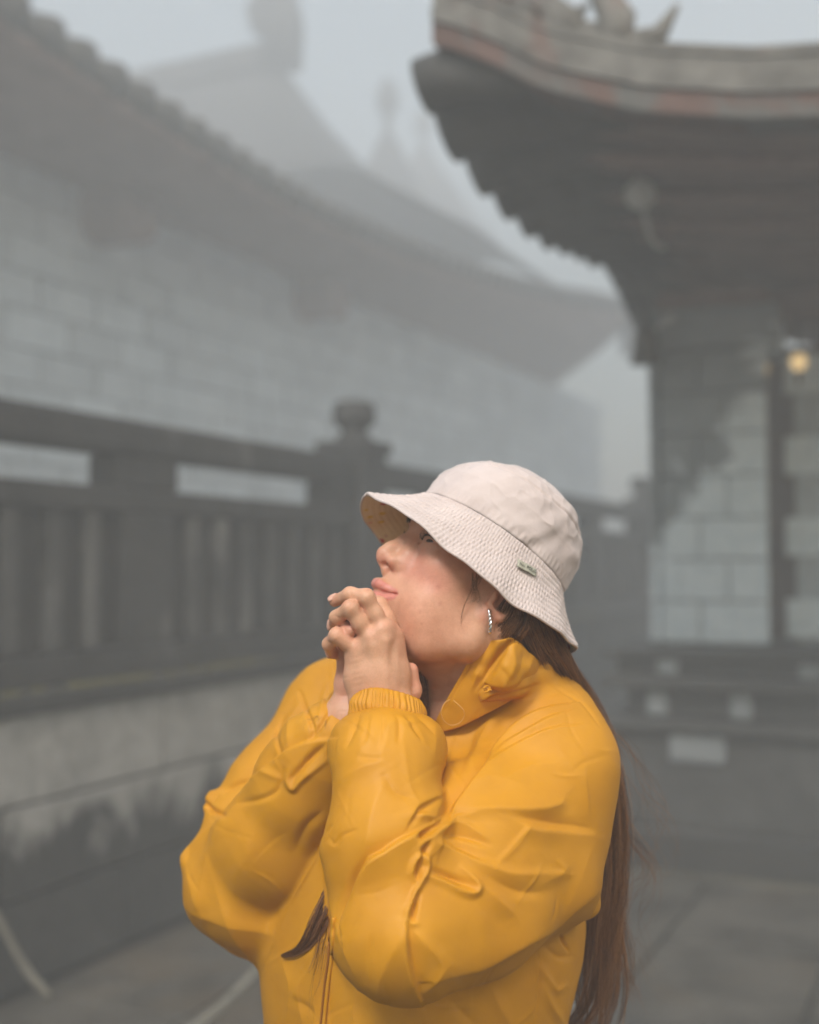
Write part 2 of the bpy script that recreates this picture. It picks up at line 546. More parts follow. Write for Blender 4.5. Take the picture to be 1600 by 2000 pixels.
# ---- farther roofs in the mist
def far_roof(px, Y, py_top, py_eave, half, label, fin=1.0, n=4):
    p = at(px, py_eave, Y)
    top = at(px, py_top, Y)[2]
    h = top - p[2]
    e = empty('pagoda', (p[0], p[1], 0.0), R(20))
    tag(e, label, 'pagoda', 'pagodas far back in the mist')
    pr = [(half, p[2] - h * 1.25), (half * 0.62, p[2] - h * 0.72), (half * 0.36, p[2] - h * 0.22), (half * 0.20, p[2] + h * 0.10), (half * 0.11, p[2] + h * 0.30), (half * 0.065, p[2] + h * 0.36)]
    MB().lathe((0, 0, 0), pr, 8, R(22)).build('roof', TILE, e)
    pr = [(half * 0.05, p[2] + h * 0.36), (half * 0.045, p[2] + h * 0.55), (half * 0.115, p[2] + h * 0.66), (half * 0.13, p[2] + h * 0.78), (half * 0.08, p[2] + h * 0.92), (half * 0.03, p[2] + h * 0.98), (0.004, p[2] + h * fin)]
    MB().lathe((0, 0, 0), pr, 10).build('finial', TILE, e, True)
    MB().lathe((0, 0, 0), [(half * 0.7, 0.0), (half * 0.7, p[2] - h * 1.22)], 8, R(22)).build('wall', MORTAR, e)
far_roof(757, 40.0, 150, 330, 3.2, 'pale misty pagoda with a slim spire finial, the taller of the two')
far_roof(826, 50.0, 215, 330, 3.3, 'faint misty pagoda just beside the slim spire, the lower of the two')

# ---- pavilion at the right
PL = np.array((0.36, 0.933, 0.0))              # along its left eave, away
PF = np.array((0.933, -0.36, 0.0))             # along its front eave, to the right
PC = np.array((0.17, 4.05, 0.0))
pav = empty('pavilion', tuple(PC + PL * 3 + PF * 1.6), 0)
tag(pav, 'stone pavilion with upturned tiled eaves, peeling white pier and stepped plinth', 'pavilion')
PO = np.array(pav.location)
def lz(s):
    return float(np.interp(s, [-0.05, 0.15, 0.5, 0.8, 1.5, 2.3, 3.1, 3.7, 4.3, 5.5], [3.24, 3.17, 3.13, 3.11, 3.13, 3.26, 3.36, 3.27, 3.14, 3.1]))
def fz_(t):
    return float(np.interp(t, [-0.05, 0.15, 0.33, 0.66, 1.0, 1.3, 3.4], [3.26, 3.16, 3.04, 2.92, 2.85, 2.82, 2.80]))
def pp(s, t, z):
    return PC + PL * s + PF * t + np.array((0, 0, z)) - PO
def sz(s, t):
    a, b = lz(s), fz_(t)
    w = 1 / (1 + math.exp(-4 * (t - s)))
    inner = 2.86
    k = min(s / 2.6, t / 1.1) if s > 0 and t > 0 else 0
    k = min(max(k, 0), 1)
    edge = (a * max(t, .001) ** -1.5 + b * max(s, .001) ** -1.5) / (max(t, .001) ** -1.5 + max(s, .001) ** -1.5)
    return edge * (1 - k) + inner * k
SS, TT = np.linspace(0, 4.4, 34), np.linspace(0, 3.4, 30)
P = [[pp(s, t, sz(s, t) + 0.02) for t in TT] for s in SS]
so = link('soffit', grid_sheet(P), WOOD, pav, True)
P = [[pp(s, t, sz(s, t) + 0.12 + 1.1 * min(1, min(s / 2.4, t / 1.7)) ** 1.4) for t in TT] for s in SS]
link('roof', grid_sheet(P), TILE, pav, True)
# eave tiles along the left side: rounded ends that make the scalloped edge
s = 0.04
k = 0
while s < 4.3:
    z = lz(s)
    r_ = 0.10 if s < 0.2 else 0.135 if s < 2.8 else 0.085
    d_ = MB()
    d_.tube([pp(s, -0.15, z - 0.06), pp(s, -0.02, z - 0.03), pp(s + 0.0, 0.6, sz(s, 0.6) + 0.16)], [r_, r_ * 1.02, r_], 12)
    d_.build('eave_tile', TILE, pav, True)
    s += 0.26 if s < 0.2 else 0.34 if s < 2.8 else 0.22
    k += 1
s = 0.37
while s < 4.25:
    z = lz(s)
    d_ = MB().prism([(-0.09, 0.03), (0.09, 0.03), (0.08, -0.03), (0.0, -0.06), (-0.08, -0.03)], 0.025, pp(s, -0.02, z + 0.03), PL, (0, 0, 1), PF)
    d_.build('drip_tile', TILE, pav)
    s += 0.34 if s < 2.8 else 0.22
# rafters under the left eave
for s in np.arange(0.6, 4.2, 0.45):
    MB().tube([pp(s, 0.02, sz(s, 0.05) - 0.015), pp(s, 0.5, sz(s, 0.5) - 0.02), pp(s, 1.5, sz(s, 1.5) - 0.02)], 0.035, 8).build('rafter', WOOD, pav, True)
# front fascia: layered band that curls up at the corner
def band(name, off0, off1, z0, z1, mat, t0=-0.06):
    tt = np.linspace(t0, 3.4, 50)
    m_ = MB()
    ring = []
    for t in tt:
        z = fz_(t)
        ring.append([pp(off0, t, z + z0), pp(off1, t, z + z0), pp(off1, t, z + z1), pp(off0, t, z + z1)])
    vs = [p for r in ring for p in r]
    fs = []
    for i in range(len(tt) - 1):
        for k in range(4):
            fs.append((i * 4 + k, i * 4 + (k + 1) % 4, (i + 1) * 4 + (k + 1) % 4, (i + 1) * 4 + k))
    fs += [(0, 1, 2, 3), tuple(len(vs) - 1 - k for k in range(4))]
    m_.add(vs, fs)
    return m_.build(name, mat, pav)
FASC = stone_mat('weathered_red_fascia', (0.13, 0.075, 0.060), (0.20, 0.12, 0.10), 5.0, 0.8, (0.15, 0.145, 0.135), 0.5, 0.6, 4.0)
band('fascia', -0.10, 0.06, -0.02, 0.055, FASC)
band('fascia_moulding', -0.112, 0.06, 0.058, 0.100, RIDGE)
band('cornice', -0.094, 0.08, 0.103, 0.172, RIDGE)
band('cornice_cap', -0.10, 0.10, 0.175, 0.208, RIDGE)
# ornaments riding on the ridge near the corner
def lump(t, z, r, h, name='ridge_beast'):
    m_ = MB()
    b0 = pp(0.0, t, fz_(t) + 0.208 + z)
    m_.tube([b0, b0 + np.array((0.02, 0, h * 0.45)), b0 + np.array((-0.04, 0, h * 0.8)), b0 + np.array((-0.11, 0, h))], [r, r * 0.9, r * 0.62, r * 0.25], 10)
    m_.tube([b0 + np.array((0.05, 0, h * 0.1)), b0 + np.array((0.16, 0, h * 0.25)), b0 + np.array((0.22, 0, h * 0.6))], [r * 0.8, r * 0.5, r * 0.15], 8)
    m_.build(name, RIDGE, pav, True)
lump(0.02, -0.05, 0.075, 0.34)
lump(0.36, -0.03, 0.085, 0.16)
lump(0.54, -0.03, 0.07, 0.28)
lump(0.24, -0.02, 0.06, 0.13)
# pier of stone blocks
pier = empty('pier', (0, 0, 0))
pier.parent = pav
PRZ = math.atan2(PF[1], PF[0])
pc = np.array((1.655, 6.28, 0.0)) - PO
MB().box(tuple(pc + np.array((0, 0, 1.84))), (0.46, 0.46, 1.62), PRZ).build('core', MORTAR, pier)
z = 1.04
row = 0
while z < 2.55:
    h_ = 0.215
    for side in range(2):
        cuts = [0, 0.34, 0.54] if row % 2 else [0, 0.20, 0.54]
        for u0, u1 in zip(cuts[:-1], cuts[1:]):
            w_ = u1 - u0 - 0.010
            m_ = MB().box((0, 0, 0), (w_, 0.05, h_ - 0.010), 0, 0.006)
            o = m_.build('block', PIER_BLOCK, pier)
            if side == 0:
                p_ = pc + PF * ((u0 + u1) / 2 - 0.27) - PL * (0.246 + 0.006 * rng.rand())
                o.rotation_euler = (0, 0, PRZ)
            else:
                p_ = pc + PL * ((u0 + u1) / 2 - 0.27) - PF * (0.300 + 0.004 * rng.rand())
                o.rotation_euler = (0, 0, math.atan2(PL[1], PL[0]))
            o.location = tuple(p_ + np.array((0, 0, z + h_ / 2)))
    z += h_
    row += 1
MB().box(tuple(pc + np.array((0, 0, 2.665))), (0.66, 0.64, 0.20), PRZ, 0.02).build('capital', PIER_BLOCK, pier)
MB().box(tuple(pc + np.array((0, 0, 2.82))), (0.56, 0.54, 0.10), PRZ, 0.01).build('impost', WOOD, pier)
# beam, inner wall and doorway in the shade
MB().box(tuple(np.array((2.42, 6.02, 2.80)) - PO), (1.3, 0.24, 0.16), PRZ, 0.01).build('beam', WOOD, pav)
MB().box(tuple(np.array((2.62, 6.62, 1.85)) - PO), (1.5, 0.25, 1.66), PRZ).build('inner_wall', WOOD, pav)
inner = empty('brick_panel', (0, 0, 0))
inner.parent = pav
for row in range(7):
    for q in range(3):
        m_ = MB().box((0, 0, 0), (0.30, 0.06, 0.20), 0, 0.006)
        o = m_.build('brick', PIER_BLOCK, inner)
        o.location = tuple(np.array((2.14 + 0.29 * q + (0.1 if row % 2 else 0), 6.20 - 0.11 * q, 1.16 + row * 0.215)) - PO)
        o.rotation_euler = (0, 0, PRZ)
MB().box(tuple(np.array((2.52, 6.10, 1.80)) - PO), (0.98, 0.10, 1.54), PRZ).build('panel_core', MORTAR, inner)
# plinth in tiers, and a step
DF, DL = np.array((0.905, -0.425, 0)), np.array((0.425, 0.905, 0))
DRZ = math.atan2(DF[1], DF[0])
corner = np.array((1.00, 5.86, 0.0))
def tier(name, grow, z0, z1, mat, bev=0.015):
    c = corner + DF * 1.35 + DL * 1.35 - PO
    o = MB().box((0, 0, 0), (2.7 + 2 * grow, 2.7 + 2 * grow, z1 - z0), 0, bev).build(name, mat, pav)
    o.location = tuple(c + np.array((0, 0, (z0 + z1) / 2)))
    o.rotation_euler = (0, 0, DRZ)
    return o
PAVE_EDGE = stone_mat('mossy_edge', (0.075, 0.068, 0.045), (0.17, 0.155, 0.11), 3.5, 0.7)
STEP = stone_mat('dark_step_stone', (0.016, 0.015, 0.013), (0.034, 0.032, 0.028), 3.0, 0.6)
BASE = stone_mat('plinth_base_stone', (0.040, 0.039, 0.036), (0.085, 0.083, 0.078), 2.2, 0.6, (0.11, 0.108, 0.10), 0.55, 0.7, 1.4)
tier('step', 0.16, 0.004, 0.17, STEP, 0.02)
tier('step_tread', 0.17, 0.172, 0.19, BASE, 0.006)
tier('foot_strip', 0.205, -0.012, 0.010, PAVE_EDGE, 0.004)
tier('plinth_base', 0.0, 0.192, 0.64, BASE)
tier('plinth_ledge', 0.07, 0.643, 0.70, BASE, 0.02)
tier('plinth_waist', -0.06, 0.703, 0.84, BASE)
tier('plinth_cornice', 0.05, 0.843, 0.905, BASE, 0.02)
tier('plinth_neck', -0.02, 0.908, 0.985, BASE)
tier('plinth_top', 0.04, 0.988, 1.035, BASE, 0.015)
PALE = stone_mat('pale_limestone', (0.24, 0.26, 0.27), (0.36, 0.38, 0.39), 5, 0.75)
for u, z0, z1, g in ((0.28, 0.912, 0.982, -0.02), (0.94, 0.912, 0.982, -0.02), (1.18, 0.912, 0.982, -0.02), (0.22, 0.71, 0.835, -0.06), (0.62, 0.71, 0.835, -0.06), (1.15, 0.71, 0.835, -0.06)):
    o = MB().box((0, 0, 0), (0.10, 0.05, z1 - z0), 0, 0.012).build('stub_post', PALE, pav)
    o.location = tuple(corner + DF * u - DL * (g + 0.02) - PO + np.array((0, 0, (z0 + z1) / 2)))
    o.rotation_euler = (0, 0, DRZ)

o = MB().box((0, 0, 0), (0.26, 0.05, 0.13), 0, 0.012).build('patch_stone', PALE, pav)
o.location = tuple(corner + DF * 0.42 - DL * 0.005 - PO + np.array((0, 0, 0.565)))
o.rotation_euler = (0, 0, DRZ)

# ---- small things hung under the pavilion's eaves
p = at(1262, 672, 6.0)
bell = empty('hanging_bell', tuple(p + np.array((0, 0, -0.10))), 0)
tag(bell, 'small bronze bell hanging from the end of the pavilion eave', 'bell')
MB().lathe((0, 0, 0), [(0.085, 0), (0.078, 0.015), (0.066, 0.06), (0.060, 0.13), (0.052, 0.17), (0.030, 0.195), (0.004, 0.20)], 16).build('bell_body', BRONZE, bell, True)
MB().tube([(0, 0, 0.19), (0.01, 0, 0.23), (0, 0, 0.30)], 0.012, 6).build('hanger', BRONZE, bell, True)
p = at(1250, 380, 4.55)
fl_ = empty('floodlight', tuple(p), 0)
tag(fl_, 'round white lamp head fixed under the pavilion eave, with its cable', 'lamp')
d_ = np.array((-0.25, -0.9, -0.35)); d_ /= np.linalg.norm(d_)
m_ = MB()
m_.tube([-d_ * 0.05, -d_ * 0.02, d_ * 0.0, d_ * 0.012], [0.035, 0.052, 0.060, 0.056], 18)
m_.build('lamp_head', WHITEP, fl_, True)
MB().tube([d_ * -0.05, d_ * -0.05 + np.array((0.0, 0.03, 0.06)), np.array((0.01, 0.10, 0.10))], 0.012, 8).build('bracket', WHITEP, fl_, True)
cb = [at(1256, 404, 4.55), at(1262, 430, 4.6), at(1270, 462, 4.64), at(1285, 480, 4.68), at(1296, 484, 4.72)]
MB().tube(spline([q - p for q in cb], 14), 0.010, 6).build('cable', WHITEP, fl_, True)
p = at(1306, 625, 6.05)
jb = MB().box((0, 0, 0), (0.09, 0.06, 0.05), 0, 0.012)
jb.tube([(-0.03, 0, 0), (-0.08, -0.02, -0.03)], 0.014, 8)
o = jb.build('spotlight', WHITEP)
o.location = tuple(p)
o.rotation_euler = (0, R(-18), PRZ)
tag(o, 'tiny white spot lamp at the top corner of the peeling pier', 'lamp')
# lit lantern
GLOW, gnt, gb = base_mat('lantern_glow', 0.4)
gb.inputs['Base Color'].default_value = (0.8, 0.6, 0.3, 1)
gb.inputs['Emission Color'].default_value = (1.0, 0.68, 0.30, 1)
gb.inputs['Emission Strength'].default_value = 0.28
def lantern(px, py, Y, sc_, label, glow):
    p = at(px, py, Y)
    e = empty('lantern', tuple(p), 0)
    tag(e, label, 'lantern')
    MB().lathe((0, 0, 0), [(0.02 * sc_, -0.055 * sc_), (0.045 * sc_, -0.035 * sc_), (0.055 * sc_, 0.01 * sc_), (0.042 * sc_, 0.045 * sc_), (0.02 * sc_, 0.06 * sc_)], 16).build('globe', glow, e, True)
    MB().lathe((0, 0, 0), [(0.055 * sc_, 0.055 * sc_), (0.03 * sc_, 0.085 * sc_), (0.008 * sc_, 0.10 * sc_), (0.006 * sc_, 0.30 * sc_)], 12).build('cap', BRONZE, e, True)
    MB().lathe((0, 0, 0), [(0.028 * sc_, -0.058 * sc_), (0.02 * sc_, -0.09 * sc_), (0.004 * sc_, -0.15 * sc_)], 12).build('tassel', BRONZE, e, True)
lantern(1560, 708, 5.7, 0.74, 'lit amber lantern hanging in the shade of the pavilion doorway', GLOW)
GLOW2 = GLOW.copy()
GLOW2.name = 'dim_lantern_glow'
GLOW2.node_tree.nodes['Principled BSDF'].inputs['Emission Strength'].default_value = 0.12
lantern(1489, 722, 6.0, 0.62, 'dim small lantern close to the peeling pier, inside the pavilion', GLOW2)

# ---- things lying about
c_ = [at_z(x, y, 0.012) for x, y in ((525, 1872), (500, 1898), (470, 1930), (430, 1968), (385, 2005), (340, 2050))]
o = MB().tube(spline(c_, 24), 0.016, 8).build('cord', STRAW, None, True)
tag(o, 'thin pale cord lying across the wet paving', 'cord')
c_ = [fpt(-0.30, -0.03, 0.62), fpt(-0.27, -0.05, 0.42), fpt(-0.20, -0.07, 0.28), fpt(-0.12, -0.10, 0.12), fpt(-0.05, -0.14, 0.012)]
o = MB().tube(spline(c_, 20), [0.009] * 6 + [0.012] * 8 + [0.014] * 6, 8).build('dry_stem', STRAW, None, True)
tag(o, 'pale dry plant stem leaning at the foot of the stone wall', 'stem')

# ---- mist
HZM = bpy.data.materials.new('mist')
HZM.use_nodes = True
hn = HZM.node_tree
hn.nodes.clear()
ho = hn.nodes.new('ShaderNodeOutputMaterial')
hv = hn.nodes.new('ShaderNodeVolumePrincipled')
hv.inputs['Color'].default_value = (0.95, 0.975, 1.0, 1)
hv.inputs['Density'].default_value = 0.037
hv.inputs['Anisotropy'].default_value = 0.0
hn.links.new(hv.outputs[0], ho.inputs['Volume'])
haze = MB().box((0, 34.5, 13.0), (64, 78, 28.4)).build('haze', HZM)
tag(haze, 'grey mountain mist filling the whole terrace', None, None, 'stuff')
# ================================================================== the person
# ---- surfaces from blended solids (distance field on a grid, then a mesh through its zero level)
class Field:
    def __init__(self, xs, ys, zs):
        self.xs, self.ys, self.zs = (np.asarray(a, np.float32) for a in (xs, ys, zs))
        self.F = np.full((len(xs), len(ys), len(zs)), 0.5, np.float32)
    def sub(self, lo, hi):
        sl = []
        for a, l, h in zip((self.xs, self.ys, self.zs), lo, hi):
            i0 = max(int(np.searchsorted(a, l)) - 2, 0)
            i1 = min(int(np.searchsorted(a, h)) + 2, len(a))
            if i1 <= i0:
                return None, None
            sl.append(slice(i0, i1))
        return tuple(sl), (self.xs[sl[0]][:, None, None], self.ys[sl[1]][None, :, None], self.zs[sl[2]][None, None, :])
    def blend(self, sl, d, k, op):
        a = self.F[sl]
        if op == 'u':
            h = np.maximum(k - np.abs(a - d), 0) / k
            self.F[sl] = np.minimum(a, d) - h * h * (k * 0.25)
        else:
            d = -d
            h = np.maximum(k - np.abs(a - d), 0) / k
            self.F[sl] = np.maximum(a, d) + h * h * (k * 0.25)
    def capsule(self, a, b, ra, rb, k=0.01, op='u'):
        a, b = np.asarray(a, np.float32), np.asarray(b, np.float32)
        pad = max(ra, rb) + k + 0.004
        sl, g = self.sub(np.minimum(a, b) - pad, np.maximum(a, b) + pad)
        if sl is None:
            return
        self.blend(sl, self.capd(g, a, b, ra, rb), k, op)
    @staticmethod
    def capd(g, a, b, ra, rb):
        ab = b - a
        l2 = float(ab @ ab) + 1e-12
        px, py, pz = g[0] - a[0], g[1] - a[1], g[2] - a[2]
        t = np.clip((px * ab[0] + py * ab[1] + pz * ab[2]) / l2, 0, 1)
        return np.sqrt((px - t * ab[0]) ** 2 + (py - t * ab[1]) ** 2 + (pz - t * ab[2]) ** 2) - (ra + (rb - ra) * t)
    def chain(self, pts, rad, k=0.01, kk=None, op='u'):
        """a limb: rounded cones end to end, blended with each other by kk, then into the whole by k"""
        pts = [np.asarray(p, np.float32) for p in pts]
        kk = kk or k
        pad = max(rad) + max(k, kk) + 0.004
        sl, g = self.sub(np.min(pts, 0) - pad, np.max(pts, 0) + pad)
        if sl is None:
            return
        d = None
        for i in range(len(pts) - 1):
            e = self.capd(g, pts[i], pts[i + 1], rad[i], rad[i + 1])
            if d is None:
                d = e
            else:
                h = np.maximum(kk - np.abs(d - e), 0) / kk
                d = np.minimum(d, e) - h * h * (kk * 0.25)
        self.blend(sl, d, k, op)
    def ellipsoid(self, c, axes, r, k=0.01, op='u'):
        c = np.asarray(c, np.float32)
        A = np.asarray(axes, np.float32)
        r = np.asarray(r, np.float32)
        ext = np.sqrt(((A * r[:, None]) ** 2).sum(0)) + k + 0.006
        sl, g = self.sub(c - ext, c + ext)
        if sl is None:
            return
        p = [g[i] - c[i] for i in range(3)]
        q = [(p[0] * A[j][0] + p[1] * A[j][1] + p[2] * A[j][2]) for j in range(3)]
        k0 = np.sqrt(sum((q[j] / r[j]) ** 2 for j in range(3)))
        k1 = np.sqrt(sum((q[j] / r[j] ** 2) ** 2 for j in range(3))) + 1e-9
        self.blend(sl, k0 * (k0 - 1) / k1, k, op)
    def mesh(self):
        F = self.F
        S = F < 0
        nx, ny, nz = F.shape
        cnt = np.zeros((nx - 1, ny - 1, nz - 1), np.int8)
        for dx in (0, 1):
            for dy in (0, 1):
                for dz in (0, 1):
                    cnt += S[dx:nx - 1 + dx, dy:ny - 1 + dy, dz:nz - 1 + dz]
        act = (cnt > 0) & (cnt < 8)
        I = np.argwhere(act)
        idx = np.full(act.shape, -1, np.int64)
        idx[act] = np.arange(len(I))
        corners = [(a, b, c) for a in (0, 1) for b in (0, 1) for c in (0, 1)]
        val = {c: F[I[:, 0] + c[0], I[:, 1] + c[1], I[:, 2] + c[2]] for c in corners}
        acc = np.zeros((len(I), 3))
        num = np.zeros(len(I))
        for c in corners:
            for ax in range(3):
                if c[ax] == 1:
                    continue
                e = list(c)
                e[ax] = 1
                a, b = val[c], val[tuple(e)]
                cr = (a < 0) != (b < 0)
                t = np.where(cr, a / np.where(a == b, 1, a - b), 0)
                p = np.array(c, float)[None, :].repeat(len(I), 0)
                p[:, ax] += t
                acc += p * cr[:, None]
                num += cr
        P = I + acc / num[:, None]
        V = np.empty_like(P)
        for ax, a in enumerate((self.xs, self.ys, self.zs)):
            V[:, ax] = np.interp(P[:, ax], np.arange(len(a)), a)
        Q = []
        for ax in range(3):
            n = [nx, ny, nz]
            lo = [slice(1, n[i] - 1) for i in range(3)]
            hi = list(lo)
            lo[ax] = slice(0, n[ax] - 1)
            hi[ax] = slice(1, n[ax])
            a, b = S[tuple(lo)], S[tuple(hi)]
            for flip, m in ((False, a & ~b), (True, ~a & b)):
                J = np.argwhere(m)
                J[:, [i for i in range(3) if i != ax]] += 1
                u, v = [i for i in range(3) if i != ax]
                def cell(du, dv):
                    K = J.copy()
                    K[:, u] -= du
                    K[:, v] -= dv
                    return idx[K[:, 0], K[:, 1], K[:, 2]]
                q = np.stack([cell(0, 0), cell(1, 0), cell(1, 1), cell(0, 1)], 1)
                if flip != (ax == 1):
                    q = q[:, ::-1]
                Q.append(q)
        return V, np.concatenate(Q)
def np_mesh(V, Q, name):
    me = bpy.data.meshes.new(name)
    me.vertices.add(len(V))
    me.vertices.foreach_set('co', np.asarray(V, np.float32).ravel())
    me.loops.add(Q.size)
    me.loops.foreach_set('vertex_index', Q.astype(np.int32).ravel())
    me.polygons.add(len(Q))
    w = Q.shape[1]
    me.polygons.foreach_set('loop_start', np.arange(len(Q), dtype=np.int32) * w)
    me.polygons.foreach_set('loop_total', np.full(len(Q), w, np.int32))
    me.update(calc_edges=True)
    me.validate()
    me.polygons.foreach_set('use_smooth', [True] * len(Q))
    return me
def vert_normals(V, Q):
    n = np.cross(V[Q[:, 2]] - V[Q[:, 0]], V[Q[:, 3]] - V[Q[:, 1]])
    N = np.zeros_like(V)
    for i in range(4):
        np.add.at(N, Q[:, i], n)
    return N / (np.linalg.norm(N, axis=1)[:, None] + 1e-12)
def relax(V, Q, it, lam=0.5):
    """even out the mesh"""
    for _ in range(it):
        acc = np.zeros_like(V)
        num = np.zeros(len(V))
        for i in range(4):
            a, b = Q[:, i], Q[:, (i + 1) % 4]
            np.add.at(acc, a, V[b])
            np.add.at(num, a, 1)
        V = V + lam * (acc / num[:, None] - V)
    return V
def axis_coords(lo, f0, f1, hi, fine, coarse):
    out = [f0]
    s = fine
    while out[0] > lo:
        s = min(s * 1.25, coarse)
        out.insert(0, out[0] - s)
    mid = list(np.arange(f0 + fine, f1, fine))
    out += mid
    s = fine
    while out[-1] < hi:
        s = min(s * 1.25, coarse)
        out.append(out[-1] + s)
    return np.array(out)
mm = 0.001

# ---- the head's own directions: she looks to the left of the picture and up, a little towards the camera
YAW, TILT = R(20), R(30)
HFH = np.array((-math.cos(YAW), -math.sin(YAW), 0.0))
HZ = np.array((0, 0, 1.0))
HS = np.array((math.sin(YAW), -math.cos(YAW), 0.0))          # towards her left ear
HF = math.cos(TILT) * HFH + math.sin(TILT) * HZ
HU = -math.sin(TILT) * HFH + math.cos(TILT) * HZ
HO = at(925, 1165, 1.215)
def H(f, u, s=0.0):
    return HO + (HF * f + HU * u + HS * s) * mm
HAX = np.array((HF, HU, HS))

person = empty('person', (0.02, 1.27, 0.0))
tag(person, 'woman in yellow rain jacket and pale bucket hat, hands clasped at her chin', 'person')
def child(name, me, mat, parent=None, smooth=False):
    """part of the person, given in the place's coordinates"""
    o = link(name, me, mat, None, smooth)
    o.parent = parent or person
    if parent is None:
        o.matrix_parent_inverse = Matrix.Translation(person.location).inverted()
    return o

# ---- body: head, neck, torso, arms and both hands as one surface
def build_body():
    fx = (at(622, 1200, 1.13)[0], at(1000, 1200, 1.13)[0])
    fz = (at(800, 1425, 1.15)[2], at(800, 985, 1.2)[2])
    fine = 1.4 * mm
    f = Field(axis_coords(-0.30, fx[0], fx[1], 0.27, fine, 9 * mm),
              axis_coords(1.00, 1.085, 1.29, 1.47, fine, 9 * mm),
              axis_coords(0.86, fz[0], fz[1], 1.66, fine, 9 * mm))
    E = lambda c, r, k, op='u': f.ellipsoid(H(*c), HAX, np.array(r) * mm, k * mm, op)
    def E2(c, r, k, op='u'):
        E(c, r, k, op)
        E((c[0], c[1], -c[2]), r, k, op)
    def K(pts, rad, k, kk=None, op='u', both=False):
        f.chain([H(*p) for p in pts], [r * mm for r in rad], k * mm, (kk or k) * mm, op)
        if both:
            f.chain([H(p[0], p[1], -p[2]) for p in pts], [r * mm for r in rad], k * mm, (kk or k) * mm, op)
    # skull and face
    E((-2, 42, 0), (80, 66, 66), 10)
    E((42, 40, 0), (50, 40, 56), 20)
    E((40, -12, 0), (47, 60, 58), 20)
    E((70, -42, 0), (25, 28, 30), 16)
    E((66, -74, 0), (17, 15, 20), 14)
    K([(62, -76, 10), (36, -70, 34), (6, -50, 47)], [14, 15, 17], 18, both=True)
    K([(6, -50, 47), (-2, -5, 56)], [17, 14], 18, both=True)
    E2((40, -40, 34), (34, 36, 26), 18)
    E2((53, 0, 42), (24, 17, 18), 14)
    K([(52, -68, 0), (14, -58, 0)], [22, 34], 20)
    # brow, eye sockets
    K([(84, 36, 8), (80, 40, 26), (66, 39, 44)], [9, 9, 8], 12, both=True)
    E2((98, 20, 33), (16, 11, 17), 12, 's')
    # nose
    K([(84, 25, 0), (93, 10, 0), (101, -3, 0), (104.5, -10.5, 0)], [8, 7, 7.4, 9.2], 9, 6)
    E2((95.5, -14.5, 11), (8.5, 6.6, 6.6), 6)
    K([(105, -17, 0), (96, -25, 0)], [4.6, 5], 5)
    K([(103.5, -23, 5.8), (97, -17, 8)], [3.3, 2.2], 1.8, op='s', both=True)
    # the crease round the wing of the nose, and down to the corner of the mouth
    K([(94.5, -15, 21.5), (95.5, -22, 18)], [1.6, 1.4], 6, op='s', both=True)
    K([(84, 10, 11), (86, -2, 13), (85, -12, 15)], [7, 7.5, 8], 9, 8, both=True)
    # lips
    K([(95.5, -40.4, 0), (95.5, -39.6, 5), (90.8, -41.4, 14), (80, -42.8, 25)], [5.6, 5.8, 4.4, 1.6], 3.0, 3, both=True)
    K([(91.6, -53.4, 0), (91.0, -53.2, 6), (87.5, -51.8, 14), (79.5, -45.6, 24)], [6.0, 6.0, 4.4, 1.6], 3.0, 3, both=True)
    K([(101, -48.3, 0), (98, -48.0, 7), (92, -47.0, 15), (83.5, -44.0, 25), (80.5, -42.6, 29)], [1.0, 1.0, 1.1, 1.0, 0.8], 2.4, op='s', both=True)
    E((92, -63, 0), (6, 5, 16), 9, 's')
    K([(103, -29, 0), (103, -35, 0)], [1.6, 1.6], 5, op='s')
    # eyes: lids round a slit
    for sg in (1, -1):
        f.ellipsoid(H(71, 17, 31 * sg), HAX, np.array((13.8, 13.6, 15.0)) * mm, 6 * mm)
        f.chain([H(84.5, 13.5, 20 * sg), H(86.5, 17.5, 30 * sg), H(80, 18, 42 * sg)], [1.6 * mm, 2.8 * mm, 1.6 * mm], 1.0 * mm, 2 * mm, 's')
    # ears
    E2((-8, 6, 63), (15, 26, 7), 6)
    E2((2, -19, 64), (8.5, 9, 6), 6)
    K([(9, -10, 70), (-6, -18, 72), (-20, -4, 71), (-22, 14, 68), (-12, 28, 66)], [3.2, 3.2, 3.4, 3.6, 3.6], 2.5, both=True)
    E2((0, 2, 73), (8, 14, 7), 4, 's')
    E2((8, -2, 70), (4, 7, 4), 3)
    # neck, with the band of muscle from behind the ear
    f.chain([H(-18, -18, 0), at(915, 1330, 1.25), at(890, 1450, 1.285)], [0.050, 0.0505, 0.060], 0.030, 0.03)
    f.chain([at(985, 1235, 1.165), at(930, 1330, 1.185), at(850, 1425, 1.215)], [0.012, 0.013, 0.012], 0.016)
    # torso and arms under the jacket
    f.chain([at(905, 1450, 1.29), at(850, 1600, 1.29), at(830, 2000, 1.29)], [0.062, 0.10, 0.095], 0.06)
    head, f = f, Field(f.xs, f.ys, f.zs)
    f.chain([at(905, 1450, 1.29), at(1070, 1480, 1.21), at(800, 1815, 1.07), at(752, 1500, 1.10), at(752, 1400, 1.13)],
            [0.05, 0.045, 0.033, 0.027, 0.0255], 0.03, 0.02)
    f.chain([at(880, 1450, 1.30), at(680, 1410, 1.37), at(485, 1730, 1.285), at(655, 1450, 1.185), at(676, 1400, 1.172)],
            [0.05, 0.042, 0.033, 0.026, 0.023], 0.03, 0.02)
    # her left hand, its back to the camera
    def A(px, py, d):
        return at(px - 2, py + 6, d)
    fl = lambda pts, rad, k=2.2, kk=5: f.chain([A(*p) for p in pts], [r * mm for r in rad], k * mm, kk * mm)
    WR = [(728, 1385, 1.128), (748, 1385, 1.126), (774, 1385, 1.128)]
